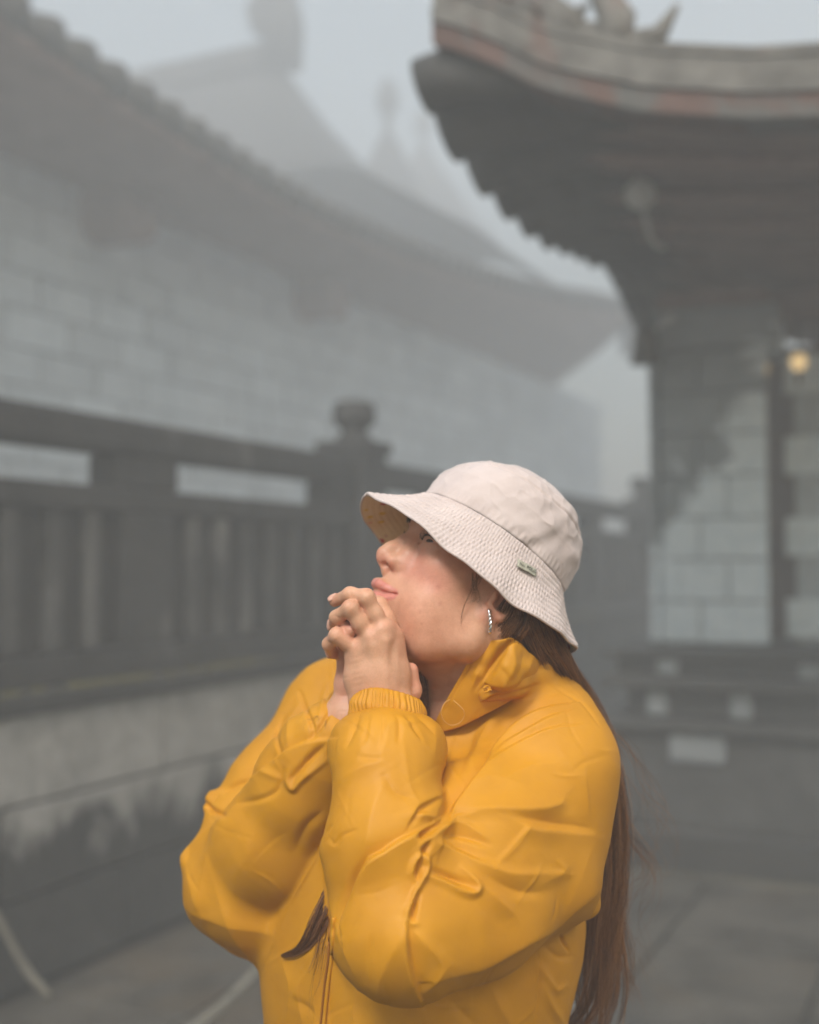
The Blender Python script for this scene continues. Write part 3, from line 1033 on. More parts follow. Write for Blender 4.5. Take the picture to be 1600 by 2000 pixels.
    for pts, rad in (([(716, 1385, 1.132), (702, 1320, 1.134), (697, 1262, 1.136)], [15, 12.5, 11.5]),
                     ([(738, 1385, 1.127), (727, 1310, 1.128), (727, 1240, 1.128)], [18, 14, 12.5]),
                     ([(757, 1385, 1.127), (750, 1310, 1.127), (749, 1224, 1.128)], [18, 14, 12.5]),
                     ([(780, 1385, 1.132), (776, 1310, 1.135), (769, 1238, 1.136)], [15, 12.5, 11.5])):
        fl(pts, rad, 9, 9)
    fl([(697, 1266, 1.136), (676, 1245, 1.129), (660, 1234, 1.127), (645, 1252, 1.141), (651, 1270, 1.158)], [8.8, 7.2, 6.8, 6.1, 5.4], 1.5, 5)          # little finger
    fl([(727, 1244, 1.130), (705, 1210, 1.121), (687, 1181, 1.117), (660, 1200, 1.131), (654, 1216, 1.150)], [9.6, 7.7, 7.2, 6.5, 5.8], 1.3, 5)        # ring finger
    fl([(750, 1228, 1.130), (734, 1193, 1.123), (718, 1160, 1.119), (686, 1155, 1.129), (656, 1168, 1.146)], [9.8, 7.9, 7.4, 6.7, 5.7], 1.3, 5)        # middle finger
    fl([(770, 1240, 1.139), (756, 1202, 1.140), (743, 1176, 1.146), (716, 1162, 1.162), (702, 1172, 1.172)], [10.0, 8.2, 7.8, 7.0, 6.2], 1.3, 5)        # index finger
    for p, r in (((699, 1260, 1.1265), 5.0), ((729, 1239, 1.1185), 5.4), ((751, 1223, 1.1185), 5.4)):
        f.capsule(A(*p), A(p[0] + 2, p[1] + 16, p[2] + 0.001), r * mm, r * mm, 10 * mm)
    for a_, b_, r in (((731, 1256, 1.1145), (742, 1340, 1.1140), 2.0), ((754, 1246, 1.1145), (756, 1340, 1.1140), 2.0), ((771, 1256, 1.1250), (770, 1335, 1.1175), 1.9)):
        f.capsule(A(*a_), A(*b_), r * mm, r * mm * 0.6, 8 * mm)
    # her right hand behind it, the fingers laced through
    for pts, rad in (([(676, 1400, 1.172), (677, 1330, 1.168), (678, 1270, 1.165)], [13, 9.5, 9.0]),
                     ([(690, 1395, 1.176), (702, 1320, 1.174), (702, 1250, 1.171)], [16, 13, 11]),
                     ([(706, 1395, 1.178), (728, 1310, 1.178), (726, 1236, 1.176)], [16, 13, 11]),
                     ([(720, 1395, 1.178), (752, 1310, 1.180), (752, 1235, 1.180)], [15, 12, 11])):
        fl(pts, rad, 8, 9)
    fl([(678, 1270, 1.165), (670, 1232, 1.150), (676, 1219, 1.136), (686, 1226, 1.127)], [8.6, 7.0, 6.8, 6.0], 1.2, 5)
    fl([(702, 1250, 1.171), (690, 1184, 1.152), (698, 1174, 1.136), (708, 1186, 1.125)], [9.0, 7.6, 7.4, 6.6], 1.2, 5)
    fl([(726, 1236, 1.176), (722, 1180, 1.165), (735, 1190, 1.150)], [9.0, 7.6, 7.0], 1.4, 4)
    # thumb standing up beside the neck
    fl([(760, 1390, 1.165), (797, 1380, 1.150), (808, 1342, 1.144), (804, 1303, 1.143)], [13, 9.6, 8.2, 7.4], 3, 5)
    head.blend((slice(None),) * 3, f.F, 0.9 * mm, 'u')
    V, Q = head.mesh()
    return V, Q, head
BV, BQ, BF = build_body()
BN = vert_normals(BV, BQ)

def near(V, pts, rad):
    """1 at the points (a chain), falling to 0 at rad"""
    pts = [np.asarray(p) for p in pts]
    d = np.full(len(V), 9.0)
    if len(pts) == 1:
        d = np.linalg.norm(V - pts[0], axis=1)
    for a, b in zip(pts[:-1], pts[1:]):
        ab = b - a
        t = np.clip(((V - a) @ ab) / (ab @ ab), 0, 1)
        d = np.minimum(d, np.linalg.norm(V - a - t[:, None] * ab, axis=1))
    x = np.clip(1 - d / rad, 0, 1)
    return x * x * (3 - 2 * x)
def smooth01(x, a, b):
    t = np.clip((x - a) / (b - a), 0, 1)
    return t * t * (3 - 2 * t)
def skin_tint(V):
    lip = np.zeros(len(V))
    for sg in (1, -1):
        lip = np.maximum(lip, near(V, [H(100, -41.0, 0), H(100, -40.2, 5 * sg), H(94, -42.0, 14 * sg), H(82.5, -43.3, 25 * sg)], 7.6 * mm))
        lip = np.maximum(lip, near(V, [H(96.4, -52.0, 0), H(96, -51.8, 6 * sg), H(90, -50.6, 14 * sg), H(82, -45.6, 24 * sg)], 7.6 * mm))
    lip = smooth01(lip, 0.16, 0.42)
    blush_shade = np.zeros(len(V))
    for sg in (1, -1):
        blush_shade = np.maximum(blush_shade, near(V, [H(78, -10, 30 * sg), H(62, -14, 52 * sg)], 34 * mm))
        blush_shade = np.maximum(blush_shade, 0.9 * near(V, [H(-4, 0, 72 * sg), H(2, -19, 68 * sg)], 22 * mm))
    blush_shade = np.maximum(blush_shade, 0.9 * near(V, [H(108, -16, 0), H(100, -22, 12)], 17 * mm))
    blush_shade = np.maximum(blush_shade, 0.5 * near(V, [H(80, -64, 0)], 26 * mm))
    tips = [(652, 1270, 1.158), (655, 1216, 1.152), (659, 1165, 1.148), (686, 1226, 1.127), (706, 1182, 1.129), (676, 1219, 1.136), (697, 1172, 1.140)]
    for p in tips:
        blush_shade = np.maximum(blush_shade, near(V, [at(*p)], 19 * mm))
    blush_shade = np.maximum(blush_shade, near(V, [at(804, 1303, 1.143), at(808, 1342, 1.144), at(797, 1380, 1.15)], 17 * mm))
    blush_shade = np.maximum(blush_shade, 0.7 * near(V, [at(671, 1400, 1.165), at(671, 1290, 1.160)], 14 * mm))
    for p in ((661, 1234, 1.126), (684, 1179, 1.117), (716, 1155, 1.12), (730, 1238, 1.115), (752, 1222, 1.115), (699, 1260, 1.125)):
        blush_shade = np.maximum(blush_shade, 0.35 * near(V, [at(*p)], 12 * mm))
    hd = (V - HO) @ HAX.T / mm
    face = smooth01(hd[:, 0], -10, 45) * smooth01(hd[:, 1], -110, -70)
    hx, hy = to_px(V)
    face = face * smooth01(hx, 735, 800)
    blush_shade = np.clip(np.maximum(blush_shade, 0.30 * face) + 0.10 * face, 0, 1)  # whole face: real redness, plus its darker shade put into the colour
    return lip, blush_shade
def skin_mat():
    m, nt, b = base_mat('skin', 0.46, 0.42)
    at_l = nd(nt, 'ShaderNodeAttribute', attribute_name='lip')
    at_b = nd(nt, 'ShaderNodeAttribute', attribute_name='blush_shade')
    at_s = nd(nt, 'ShaderNodeAttribute', attribute_name='spot')
    v = coords(nt)
    n1 = noise(nt, v, 60, 5, 0.6)
    n2 = noise(nt, v, 520, 4, 0.6)
    tone = ramp(nt, n1, [(0.30, (0.57, 0.300, 0.182)), (0.52, (0.64, 0.350, 0.220)), (0.72, (0.70, 0.395, 0.258))])
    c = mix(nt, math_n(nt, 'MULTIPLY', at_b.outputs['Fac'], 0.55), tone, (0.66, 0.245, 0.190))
    c = mix(nt, math_n(nt, 'MULTIPLY', at_s.outputs['Fac'], 0.36), c, (0.36, 0.09, 0.065))
    c = mix(nt, math_n(nt, 'MULTIPLY', at_l.outputs['Fac'], 0.75), c, (0.58, 0.190, 0.165))
    fine = ramp(nt, n2, [(0.35, 0.86), (0.6, 1.0)])
    c = mix(nt, 0.5, c, fine, 'MULTIPLY')
    nt.links.new(c, b.inputs['Base Color'])
    b.inputs['Subsurface Weight'].default_value = 0.22
    b.inputs['Subsurface Radius'].default_value = (1.0, 0.35, 0.2)
    b.inputs['Subsurface Scale'].default_value = 0.006
    vo = nd(nt, 'ShaderNodeTexVoronoi')
    vo.inputs['Scale'].default_value = 900
    nt.links.new(v, vo.inputs['Vector'])
    hgt = math_n(nt, 'ADD', math_n(nt, 'MULTIPLY', vo.outputs['Distance'], 0.5), n2)
    bump(nt, b, hgt, 0.18, 0.0006)
    rr = nd(nt, 'ShaderNodeMapRange')
    nt.links.new(n1, rr.inputs['Value'])
    rr.inputs['To Min'].default_value = 0.40
    rr.inputs['To Max'].default_value = 0.54
    r2 = math_n(nt, 'SUBTRACT', rr.outputs[0], math_n(nt, 'MULTIPLY', at_l.outputs['Fac'], 0.03))
    nt.links.new(r2, b.inputs['Roughness'])
    return m
SKIN = skin_mat()
BODY_BVH = BVHTree.FromPolygons(BV.tolist(), BQ.tolist())
def hit(bvh, px, py, lift=0.0):
    d = Vector(ray(px, py)).normalized()
    loc, nrm, i, dist = bvh.ray_cast(Vector(CAM), d)
    if loc is None:
        return None
    return np.array(loc) - np.array(d) * lift
lip_a, blush_shade_a = skin_tint(BV)
spot_a = np.zeros(len(BV))
for sx, sy, sr, sa in ((856, 1146, 5, 1.0), (860, 1179, 4.5, 0.9), (820, 1195, 4, 0.7), (824, 1218, 2.6, 0.9), (893, 1127, 3, 0.5), (838, 1128, 3, 0.4),
                       (879, 1152, 2.5, 0.5), (806, 1240, 3, 0.5), (845, 1235, 2.5, 0.6), (872, 1205, 3, 0.4), (800, 1180, 3, 0.4), (905, 1165, 2.5, 0.4)):
    p = hit(BODY_BVH, sx, sy)
    if p is not None:
        spot_a = np.maximum(spot_a, sa * near(BV, [p], sr * 0.85 * mm))
body_me = np_mesh(BV, BQ, 'body')
for nm, arr in (('lip', lip_a), ('blush_shade', blush_shade_a), ('spot', spot_a)):
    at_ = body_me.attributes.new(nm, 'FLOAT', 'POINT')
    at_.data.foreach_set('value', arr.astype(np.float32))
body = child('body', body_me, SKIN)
# ---- creases: lines followed on the cloth, raised or sunk along the cloth's normal
def line_dist(x, y, pts, n=60):
    L = spline(np.array([p[:2] for p in pts], float), n)
    best = np.full(len(x), 1e9)
    sgn = np.zeros(len(x))
    tt = np.zeros(len(x))
    for i in range(n - 1):
        a, b = L[i], L[i + 1]
        ab = b - a
        l2 = ab @ ab + 1e-9
        t = np.clip(((x - a[0]) * ab[0] + (y - a[1]) * ab[1]) / l2, 0, 1)
        dx, dy = x - a[0] - t * ab[0], y - a[1] - t * ab[1]
        d = np.hypot(dx, dy)
        m = d < best
        best[m] = d[m]
        sgn[m] = np.sign(ab[0] * dy - ab[1] * dx)[m]
        tt[m] = ((i + t) / (n - 1))[m]
    return best, sgn, tt
def crease(V, N, lines, vis=None, gain=1.0):
    """T: fold with a crisp crest (amp < 0: a furrow); L: one side of the line lies over the other; widths in picture pixels, first the side to the left of the line's direction, then to its right"""
    x, y = to_px(V)
    view = CAM - V
    view /= np.linalg.norm(view, axis=1)[:, None]
    face = smooth01((view * N).sum(1), -0.4, -0.1) if vis is not None else smooth01((view * N).sum(1), -0.1, 0.25)
    if vis is not None:
        face = face * vis
    D = np.zeros(len(V))
    for kind, amp, wn, wp, pts in lines:
        p = np.array(pts, float)
        w = max(wn, wp)
        box = (x > p[:, 0].min() - w) & (x < p[:, 0].max() + w) & (y > p[:, 1].min() - w) & (y < p[:, 1].max() + w) & (face > 0)
        I = np.nonzero(box)[0]
        if not len(I):
            continue
        d, s, t = line_dist(x[I], y[I], pts, 12 * len(pts))
        fade = np.sin(np.pi * np.clip(t * 0.86 + 0.07, 0, 1)) ** 0.7
        ww = np.where(s > 0, wp, wn)
        q = np.clip(np.sqrt((d / ww) ** 2 + 0.0025) - 0.05, 0, 1)
        g = (1 - q) ** 1.8
        if kind == 'L':
            g = g * np.tanh(s * d / 2.6)
            g = np.where(g < 0, 0.8 * g, g)
        D[I] += amp * gain * mm * g * fade * face[I]
    return D
def visible(V, N, bvh, eps=0.006):
    out = np.zeros(len(V))
    c = Vector(CAM)
    view = CAM - V
    dist = np.linalg.norm(view, axis=1)
    ok = np.nonzero((view * N).sum(1) / dist > -0.1)[0]
    for i in ok:
        p = Vector(V[i] + N[i] * eps)
        d = c - p
        if bvh.ray_cast(p, d.normalized(), d.length)[0] is None:
            out[i] = 1.0
    return out
from mathutils import noise as mnoise
def fbm(V, scale, octaves=3, seed=0.0, stretch=None):
    P = V * scale
    if stretch is not None:
        P = P @ np.asarray(stretch).T
    return np.array([mnoise.fractal(Vector((p[0] + seed, p[1] + seed * 1.7, p[2] - seed)), 0.6, 2.1, octaves) for p in P])

# ---- lines in the skin: finger joints, wrist, neck
SKIN_LINES = []
for x0, y0, x1, y1 in ((712, 1150, 724, 1146), (713, 1156, 727, 1150), (679, 1176, 690, 1168), (682, 1182, 694, 1173), (652, 1231, 664, 1226), (652, 1237, 666, 1231),
                       (684, 1143, 688, 1158), (655, 1196, 668, 1204), (640, 1246, 652, 1254)):
    SKIN_LINES.append(('T', -0.7, 4, 4, [(x0 - 2, y0 + 6), ((x0 + x1) / 2 - 2, (y0 + y1) / 2 + 5), (x1 - 2, y1 + 6)]))
for k in range(7):
    y_ = 1285 + 11 * k
    SKIN_LINES.append(('T', -0.35, 4, 5, [(684 + k, y_ + 2), (694 + k, y_ - 1), (706 + k, y_ - 5)]))
for y_ in (1338, 1346):
    SKIN_LINES.append(('T', -0.5, 4, 4, [(796, y_ + 1), (808, y_ + 3), (820, y_)]))
for k in range(5):
    SKIN_LINES.append(('T', -0.5, 6, 8, [(826, 1300 + 24 * k), (870, 1296 + 24 * k), (905, 1282 + 24 * k)]))
for y_ in (1325, 1360, 1390):
    SKIN_LINES.append(('T', -0.5, 4, 5, [(662, y_), (672, y_ - 1), (684, y_ - 3)]))
BV2 = BV + BN * crease(BV, BN, SKIN_LINES)[:, None]
body_me.vertices.foreach_set('co', BV2.astype(np.float32).ravel())
body_me.update()

# ---- rain jacket
def jacket_mat(name='rain_jacket_cloth'):
    m, nt, b = base_mat(name, 0.6, 0.4)
    v = coords(nt)
    n1 = noise(nt, v, 14, 4, 0.6)
    n2 = noise(nt, v, 70, 4, 0.6, 1.2)
    c = ramp(nt, n1, [(0.3, (0.53, 0.228, 0.003)), (0.5, (0.57, 0.252, 0.004)), (0.72, (0.61, 0.275, 0.006))])
    nt.links.new(c, b.inputs['Base Color'])
    nb = bump(nt, None, n2, 0.16, 0.0012)
    weave = noise(nt, v, 1500, 2, 0.5)
    bump(nt, b, weave, 0.10, 0.0003, nb)
    rr = nd(nt, 'ShaderNodeMapRange')
    nt.links.new(n2, rr.inputs['Value'])
    rr.inputs['To Min'].default_value = 0.52
    rr.inputs['To Max'].default_value = 0.64
    nt.links.new(rr.outputs[0], b.inputs['Roughness'])
    b.inputs['Sheen Weight'].default_value = 0.0
    return m
YELLOW = jacket_mat()
NEAR_ARM = [(at(1085, 1490, 1.195), 0.064), (at(935, 1640, 1.125), 0.066), (at(782, 1826, 1.05), 0.062), (at(758, 1640, 1.062), 0.0525), (at(750, 1500, 1.085), 0.0485), (at(756, 1420, 1.112), 0.040)]
CREASES = [
    # near forearm and the bend of the elbow
    ('L', 5.5, 42, 60, [(668, 1826), (664, 1796), (681, 1750), (698, 1711), (719, 1680), (748, 1662), (780, 1641), (812, 1625), (840, 1609)]),
    ('T', -4.0, 18, 18, [(658, 1812), (676, 1766), (692, 1720), (712, 1684)]),
    ('T', 2.8, 42, 34, [(753, 1522), (738, 1558), (726, 1596), (716, 1647), (704, 1690)]),
    ('T', 2.2, 26, 30, [(655, 1536), (700, 1501), (748, 1485)]),
    ('T', -1.2, 10, 12, [(697, 1476), (725, 1481), (748, 1480)]),
    ('T', 1.8, 24, 20, [(745, 1490), (748, 1440), (762, 1416), (782, 1402)]),
    ('T', 1.8, 18, 26, [(765, 1404), (799, 1426), (825, 1449), (848, 1476)]),
    ('T', 1.4, 14, 14, [(846, 1476), (850, 1450), (850, 1420)]),
    ('T', -1.8, 10, 16, [(752, 1516), (770, 1545), (802, 1558)]),
    ('T', 1.4, 22, 16, [(698, 1480), (724, 1410), (734, 1392)]),
    ('T', 1.2, 14, 14, [(790, 1450), (794, 1500), (806, 1560)]),
    ('L', -4.5, 34, 16, [(800, 1608), (809, 1592), (818, 1578), (850, 1560)]),
    ('T', 4.0, 14, 12, [(812, 1592), (828, 1594), (846, 1598)]),
    ('T', -10, 13, 13, [(818, 1634), (828, 1628), (844, 1618)]),
    ('T', -9, 11, 11, [(824, 1672), (828, 1660), (836, 1646)]),
    ('T', 5.0, 12, 12, [(814, 1723), (804, 1704), (811, 1680), (825, 1669), (834, 1690), (828, 1710), (809, 1750), (797, 1785), (803, 1803), (814, 1804)]),
    ('T', -5.0, 8, 8, [(814, 1714), (817, 1698), (822, 1682)]),
    ('T', -6.5, 10, 10, [(818, 1744), (811, 1768), (806, 1796)]),
    ('L', 5.0, 36, 60, [(796, 1786), (796, 1820), (798, 1858), (806, 1900), (820, 1944)]),
    ('T', 3.4, 26, 40, [(806, 1815), (838, 1849), (872, 1886)]),
    ('T', 2.4, 26, 20, [(873, 1886), (846, 1924), (824, 1947)]),
    ('T', 3.4, 34, 44, [(735, 1946), (748, 1900), (770, 1852), (794, 1818)]),
    ('T', 2.4, 22, 12, [(630, 1640), (637, 1692), (652, 1800), (690, 1900)]),
    ('T', -1.8, 6, 8, [(645, 1638), (654, 1647), (668, 1631), (697, 1621)]),
    ('T', -1.2, 7, 7, [(632, 1634), (644, 1616), (650, 1612)]),
    ('T', -1.0, 6, 10, [(716, 1878), (722, 1850), (726, 1826)]),
    # cuff gathers
    ('T', -2.2, 10, 10, [(702, 1396), (690, 1426), (676, 1456)]), ('T', -1.8, 9, 9, [(722, 1399), (716, 1430), (708, 1452)]),
    ('T', -1.8, 9, 9, [(748, 1400), (750, 1430), (744, 1460)]), ('T', -2.2, 9, 9, [(774, 1400), (780, 1424), (778, 1448)]),
    ('T', -2.2, 9, 9, [(796, 1400), (810, 1424), (822, 1446)]), ('T', -1.8, 9, 9, [(815, 1398), (836, 1416), (850, 1436)]),
    ('T', 2.2, 8, 8, [(782, 1401), (796, 1412), (812, 1410)]),
    # upper arm and shoulder
    ('L', 6.0, 34, 56, [(834, 1634), (858, 1613), (882, 1582), (919, 1531), (946, 1497), (963, 1463), (997, 1422), (1038, 1392), (1079, 1377), (1110, 1372)]),
    ('L', 3.0, 18, 34, [(952, 1490), (990, 1453), (1031, 1426), (1072, 1402), (1104, 1390)]),
    ('L', 2.6, 18, 34, [(940, 1507), (987, 1470), (1038, 1439), (1089, 1419), (1122, 1415)]),
    ('T', 1.8, 24, 30, [(985, 1520), (1038, 1496), (1096, 1490)]),
    ('T', 1.6, 22, 26, [(915, 1540), (965, 1520), (1022, 1531)]),
    ('T', 4.6, 46, 24, [(868, 1601), (926, 1585), (970, 1581), (1038, 1582), (1086, 1573), (1100, 1560)]),
    ('L', 2.4, 14, 30, [(852, 1615), (885, 1600), (918, 1591)]),
    ('T', -3.2, 22, 24, [(1015, 1594), (1072, 1606), (1146, 1616)]),
    ('T', 2.6, 16, 34, [(990, 1598), (1021, 1610), (1043, 1621), (1089, 1624), (1160, 1632)]),
    ('T', -3.6, 16, 14, [(856, 1634), (902, 1633), (950, 1648)]),
    ('T', 2.2, 14, 12, [(862, 1618), (908, 1612), (954, 1640)]),
    ('T', 4.0, 20, 44, [(836, 1645), (868, 1655), (912, 1675), (953, 1691), (1004, 1706), (1094, 1705)]),
    ('T', -2.8, 14, 12, [(868, 1646), (905, 1660), (940, 1678)]),
    ('T', 1.5, 10, 24, [(968, 1690), (1018, 1633), (1047, 1601)]),
    ('T', 4.6, 13, 16, [(832, 1710), (868, 1723), (902, 1740), (926, 1744), (933, 1731), (919, 1711), (903, 1697)]),
    ('T', -4.5, 12, 10, [(846, 1700), (882, 1714), (914, 1728)]),
    ('T', 3.4, 22, 34, [(929, 1720), (970, 1756), (1004, 1787)]),
    ('T', -2.6, 24, 22, [(952, 1712), (1010, 1740), (1060, 1744)]),
    ('T', 2.0, 24, 20, [(1086, 1680), (1102, 1700), (1070, 1720)]),
    ('T', -1.0, 5, 5, [(1086, 1755), (1079, 1780), (1070, 1797)]),
    ('T', 5.0, 64, 26, [(850, 1916), (905, 1899), (963, 1878), (1058, 1822), (1123, 1772), (1168, 1738)]),
    ('T', -1.0, 5, 5, [(966, 1882), (955, 1908), (944, 1924)]),
    ('T', 2.0, 40, 40, [(1090, 1460), (1130, 1520), (1150, 1600)]),
    ('T', -1.2, 5, 5, [(1066, 1332), (1100, 1348), (1140, 1376), (1172, 1420)]),
    # far sleeve
    ('T', -6.0, 10, 10, [(394, 1560), (412, 1580), (441, 1594)]),
    ('T', 4.0, 14, 20, [(386, 1574), (404, 1554), (440, 1548)]),
    ('T', -3.0, 8, 10, [(440, 1549), (463, 1533), (488, 1524)]),
    ('L', 3.4, 22, 46, [(439, 1595), (460, 1566), (485, 1524), (507, 1505), (543, 1475), (565, 1461), (605, 1446), (640, 1442)]),
    ('T', 5.0, 36, 44, [(440, 1592), (423, 1635), (408, 1682), (394, 1750), (390, 1780)]),
    ('T', 3.6, 20, 28, [(352, 1684), (386, 1647), (438, 1602)]),
    ('T', -2.6, 11, 11, [(462, 1570), (514, 1559), (543, 1540), (552, 1502)]),
    ('T', 4.2, 16, 12, [(566, 1502), (562, 1525), (573, 1541), (591, 1522), (636, 1486)]),
    ('T', -5.0, 12, 12, [(572, 1520), (605, 1482), (632, 1458)]),
    ('T', 1.8, 16, 14, [(505, 1502), (525, 1512), (550, 1522)]),
    ('T', -3.0, 20, 18, [(578, 1660), (598, 1617), (628, 1588)]),
    ('T', 5.0, 26, 74, [(634, 1650), (612, 1692), (584, 1744), (538, 1840)]),
    ('T', 4.0, 26, 50, [(362, 1676), (380, 1730), (396, 1790)]),
    ('T', 1.8, 60, 50, [(520, 1590), (470, 1690), (450, 1790)]),
    ('T', -3.4, 8, 8, [(606, 1446), (611, 1423), (597, 1385), (586, 1352)]), ('T', -3.4, 8, 8, [(613, 1438), (627, 1416), (662, 1362)]),
    ('T', -3.0, 7, 10, [(543, 1470), (540, 1434), (556, 1398)]), ('T', -1.2, 5, 5, [(642, 1365), (642, 1330), (643, 1298)]),
    ('T', 2.2, 12, 14, [(560, 1460), (566, 1410), (590, 1370)]), ('T', 2.0, 9, 9, [(622, 1400), (632, 1365), (640, 1330)]),
    # front and side of the jacket
    ('T', -4.5, 6, 6, [(1094, 1828), (1101, 1842), (1111, 1858)]),
    ('T', 3.0, 14, 16, [(1052, 1885), (1069, 1911), (1087, 1933), (1104, 1926)]),
    ('T', 3.4, 16, 16, [(1062, 1928), (1080, 1969), (1104, 2004)]),
    ('T', -2.4, 14, 14, [(1066, 1852), (1090, 1869), (1116, 1868)]),
    ('T', -1.2, 5, 5, [(1050, 1862), (1052, 1905), (1049, 1953), (1039, 2010)]),
    ('T', 2.0, 22, 18, [(960, 1930), (975, 1965), (1000, 2004)]), ('T', -2.2, 22, 22, [(880, 1950), (900, 1975), (930, 2004)]),
    ('T', 2.4, 24, 24, [(552, 1880), (566, 1930), (556, 2010)]), ('T', -2.0, 14, 20, [(570, 1950), (596, 1968), (614, 1985)]),
    ('T', 2.0, 16, 16, [(590, 1900), (580, 1950), (590, 2004)]), ('T', 2.0, 20, 20, [(700, 1930), (690, 1970), (694, 2010)]),
    ('T', 2.6, 26, 26, [(897, 1425), (885, 1470), (868, 1538), (846, 1602)]), ('T', -2.0, 18, 18, [(930, 1420), (912, 1470), (890, 1530)]),
    ('T', 1.6, 16, 16, [(960, 1400), (935, 1450), (915, 1500)]),
    # where the collar is sewn on
    ('T', -2.6, 7, 7, [(905, 1404), (936, 1378), (965, 1362), (1010, 1352), (1056, 1338)]),
    ('T', 2.2, 7, 9, [(925, 1382), (960, 1356), (1000, 1347)]),
]
_r = np.random.RandomState(21)
for _ in range(55):                            # small sharp crinkles of thin nylon
    cx, cy = _r.uniform(380, 1190), _r.uniform(1330, 1990)
    an = _r.choice([0.5, 1.2, 2.0, 2.6]) + _r.randn() * 0.35
    ln_ = _r.uniform(18, 52)
    dx, dy = math.cos(an) * ln_, math.sin(an) * ln_
    kx, ky = _r.randn(2) * ln_ * 0.14
    CREASES.append(('T', _r.choice([-1, 1]) * _r.uniform(0.35, 0.85), _r.uniform(4, 9), _r.uniform(5, 14), [(cx - dx, cy - dy), (cx + kx, cy + ky), (cx + dx, cy + dy)]))
def build_jacket():
    fine = 1.75 * mm
    f = Field(axis_coords(-0.30, -0.262, 0.232, 0.27, fine, 6 * mm),
              axis_coords(0.965, 0.978, 1.345, 1.50, fine, 6 * mm),
              axis_coords(0.80, 0.955, 1.385, 1.42, fine, 6 * mm))
    # trunk
    f.chain([at(718, 1560, 1.33), at(713, 1800, 1.32), at(713, 2180, 1.32)], [0.080, 0.098, 0.104], 0.05)
    f.chain([at(890, 1520, 1.285), at(882, 1760, 1.27), at(862, 1900, 1.27), at(858, 2180, 1.275)], [0.100, 0.104, 0.098, 0.100], 0.12)
    f.chain([at(800, 1600, 1.225), at(770, 2180, 1.235)], [0.06, 0.07], 0.10)
    # shoulders
    f.chain([at(905, 1440, 1.29), at(1050, 1432, 1.225), at(1076, 1500, 1.195)], [0.062, 0.057, 0.063], 0.05, 0.04)
    f.chain([at(860, 1440, 1.31), at(668, 1397, 1.38)], [0.058, 0.064], 0.05)
    # far sleeve
    f.chain([at(668, 1397, 1.38), at(560, 1560, 1.335), at(474, 1734, 1.29)], [0.064, 0.064, 0.0540], 0.022, 0.03)
    f.chain([at(452, 1690, 1.29), at(376, 1679, 1.29)], [0.050, 0.006], 0.035)
    f.chain([at(470, 1640, 1.30), at(414, 1576, 1.31)], [0.052, 0.006], 0.035)
    f.chain([at(480, 1780, 1.28), at(470, 1842, 1.28)], [0.050, 0.008], 0.035)
    f.chain([at(470, 1760, 1.28), at(402, 1782, 1.285)], [0.052, 0.006], 0.035)
    f.chain([at(474, 1734, 1.29), at(548, 1640, 1.245), at(610, 1530, 1.21), at(642, 1462, 1.188), at(656, 1430, 1.178)], [0.0560, 0.061, 0.056, 0.044, 0.030], 0.010, 0.02)
    # near sleeve
    f.chain([at(1076, 1500, 1.195), at(935, 1640, 1.125), at(782, 1804, 1.05)], [0.064, 0.064, 0.060], 0.022, 0.03)
    f.chain([at(1084, 1640, 1.185), at(1062, 1690, 1.165), at(930, 1785, 1.10), at(815, 1830, 1.06)], [0.050, 0.048, 0.052, 0.047], 0.04, 0.03)
    f.chain([at(1080, 1720, 1.17), at(1154, 1768, 1.175)], [0.042, 0.006], 0.03)
    f.chain([at(782, 1804, 1.05), at(756, 1650, 1.062), at(750, 1508, 1.085)], [0.060, 0.052, 0.0485], 0.012, 0.02)
    f.chain([at(702, 1450, 1.100), at(756, 1446, 1.094), at(812, 1450, 1.100)], [0.0205, 0.0225, 0.0205], 0.030, 0.02)
    f.chain([at(702, 1452, 1.122), at(756, 1448, 1.130), at(812, 1452, 1.122)], [0.0205, 0.0225, 0.0205], 0.030, 0.02)
    # the hood rolled round the neck
    f.chain([at(950, 1352, 1.168), at(1000, 1328, 1.165), at(1048, 1316, 1.195), at(1060, 1320, 1.26), at(1020, 1325, 1.33), at(930, 1330, 1.37), at(840, 1350, 1.36)],
            [0.010, 0.014, 0.013, 0.014, 0.015, 0.015, 0.012], 0.012, 0.02)
    # the opening at the neck
    f.chain([at(925, 1200, 1.240), at(872, 1390, 1.268), at(828, 1424, 1.250)], [0.056, 0.054, 0.040], 0.010, 0.02, 's')
    V, Q = f.mesh()
    N = vert_normals(V, Q)
    bvh = BVHTree.FromPolygons(V.tolist(), Q.tolist())
    vis = visible(V, N, bvh)
    vis = np.clip(relax(relax(vis[:, None], Q, 3) > 0.05, Q, 4, 0.6)[:, 0], 0, 1)
    lo = fbm(V, 9, 2, 3.1)
    mi = fbm(V, 24, 2, 9.7, ((1, .3, 0), (0, 1, .4), (0.25, 0, 0.6)))
    r1 = np.abs(fbm(V, 10, 1, 1.3, ((1, .2, .3), (0, 1, .2), (-.4, .2, .8))))
    r2 = np.abs(fbm(V, 21, 1, 7.9, ((1, -.3, .5), (.2, 1, 0), (.5, .2, .7))))
    r3 = np.abs(fbm(V, 46, 1, 4.4))
    D = 1.4 * mm * lo + 0.4 * mm * mi + mm * -(2.4 * (r1 - 0.2) + 0.5 * (r2 - 0.2))
    D += crease(V, N, CREASES, vis, 1.8)
    V = V + N * D[:, None]
    return V, Q
JV, JQ = build_jacket()
JN = vert_normals(JV, JQ)
jacket = child('jacket', np_mesh(JV, JQ, 'jacket'), YELLOW)
jacket['label'] = 'mustard yellow nylon rain jacket with gathered cuffs and open collar'
JACKET_BVH = BVHTree.FromPolygons(JV.tolist(), JQ.tolist())

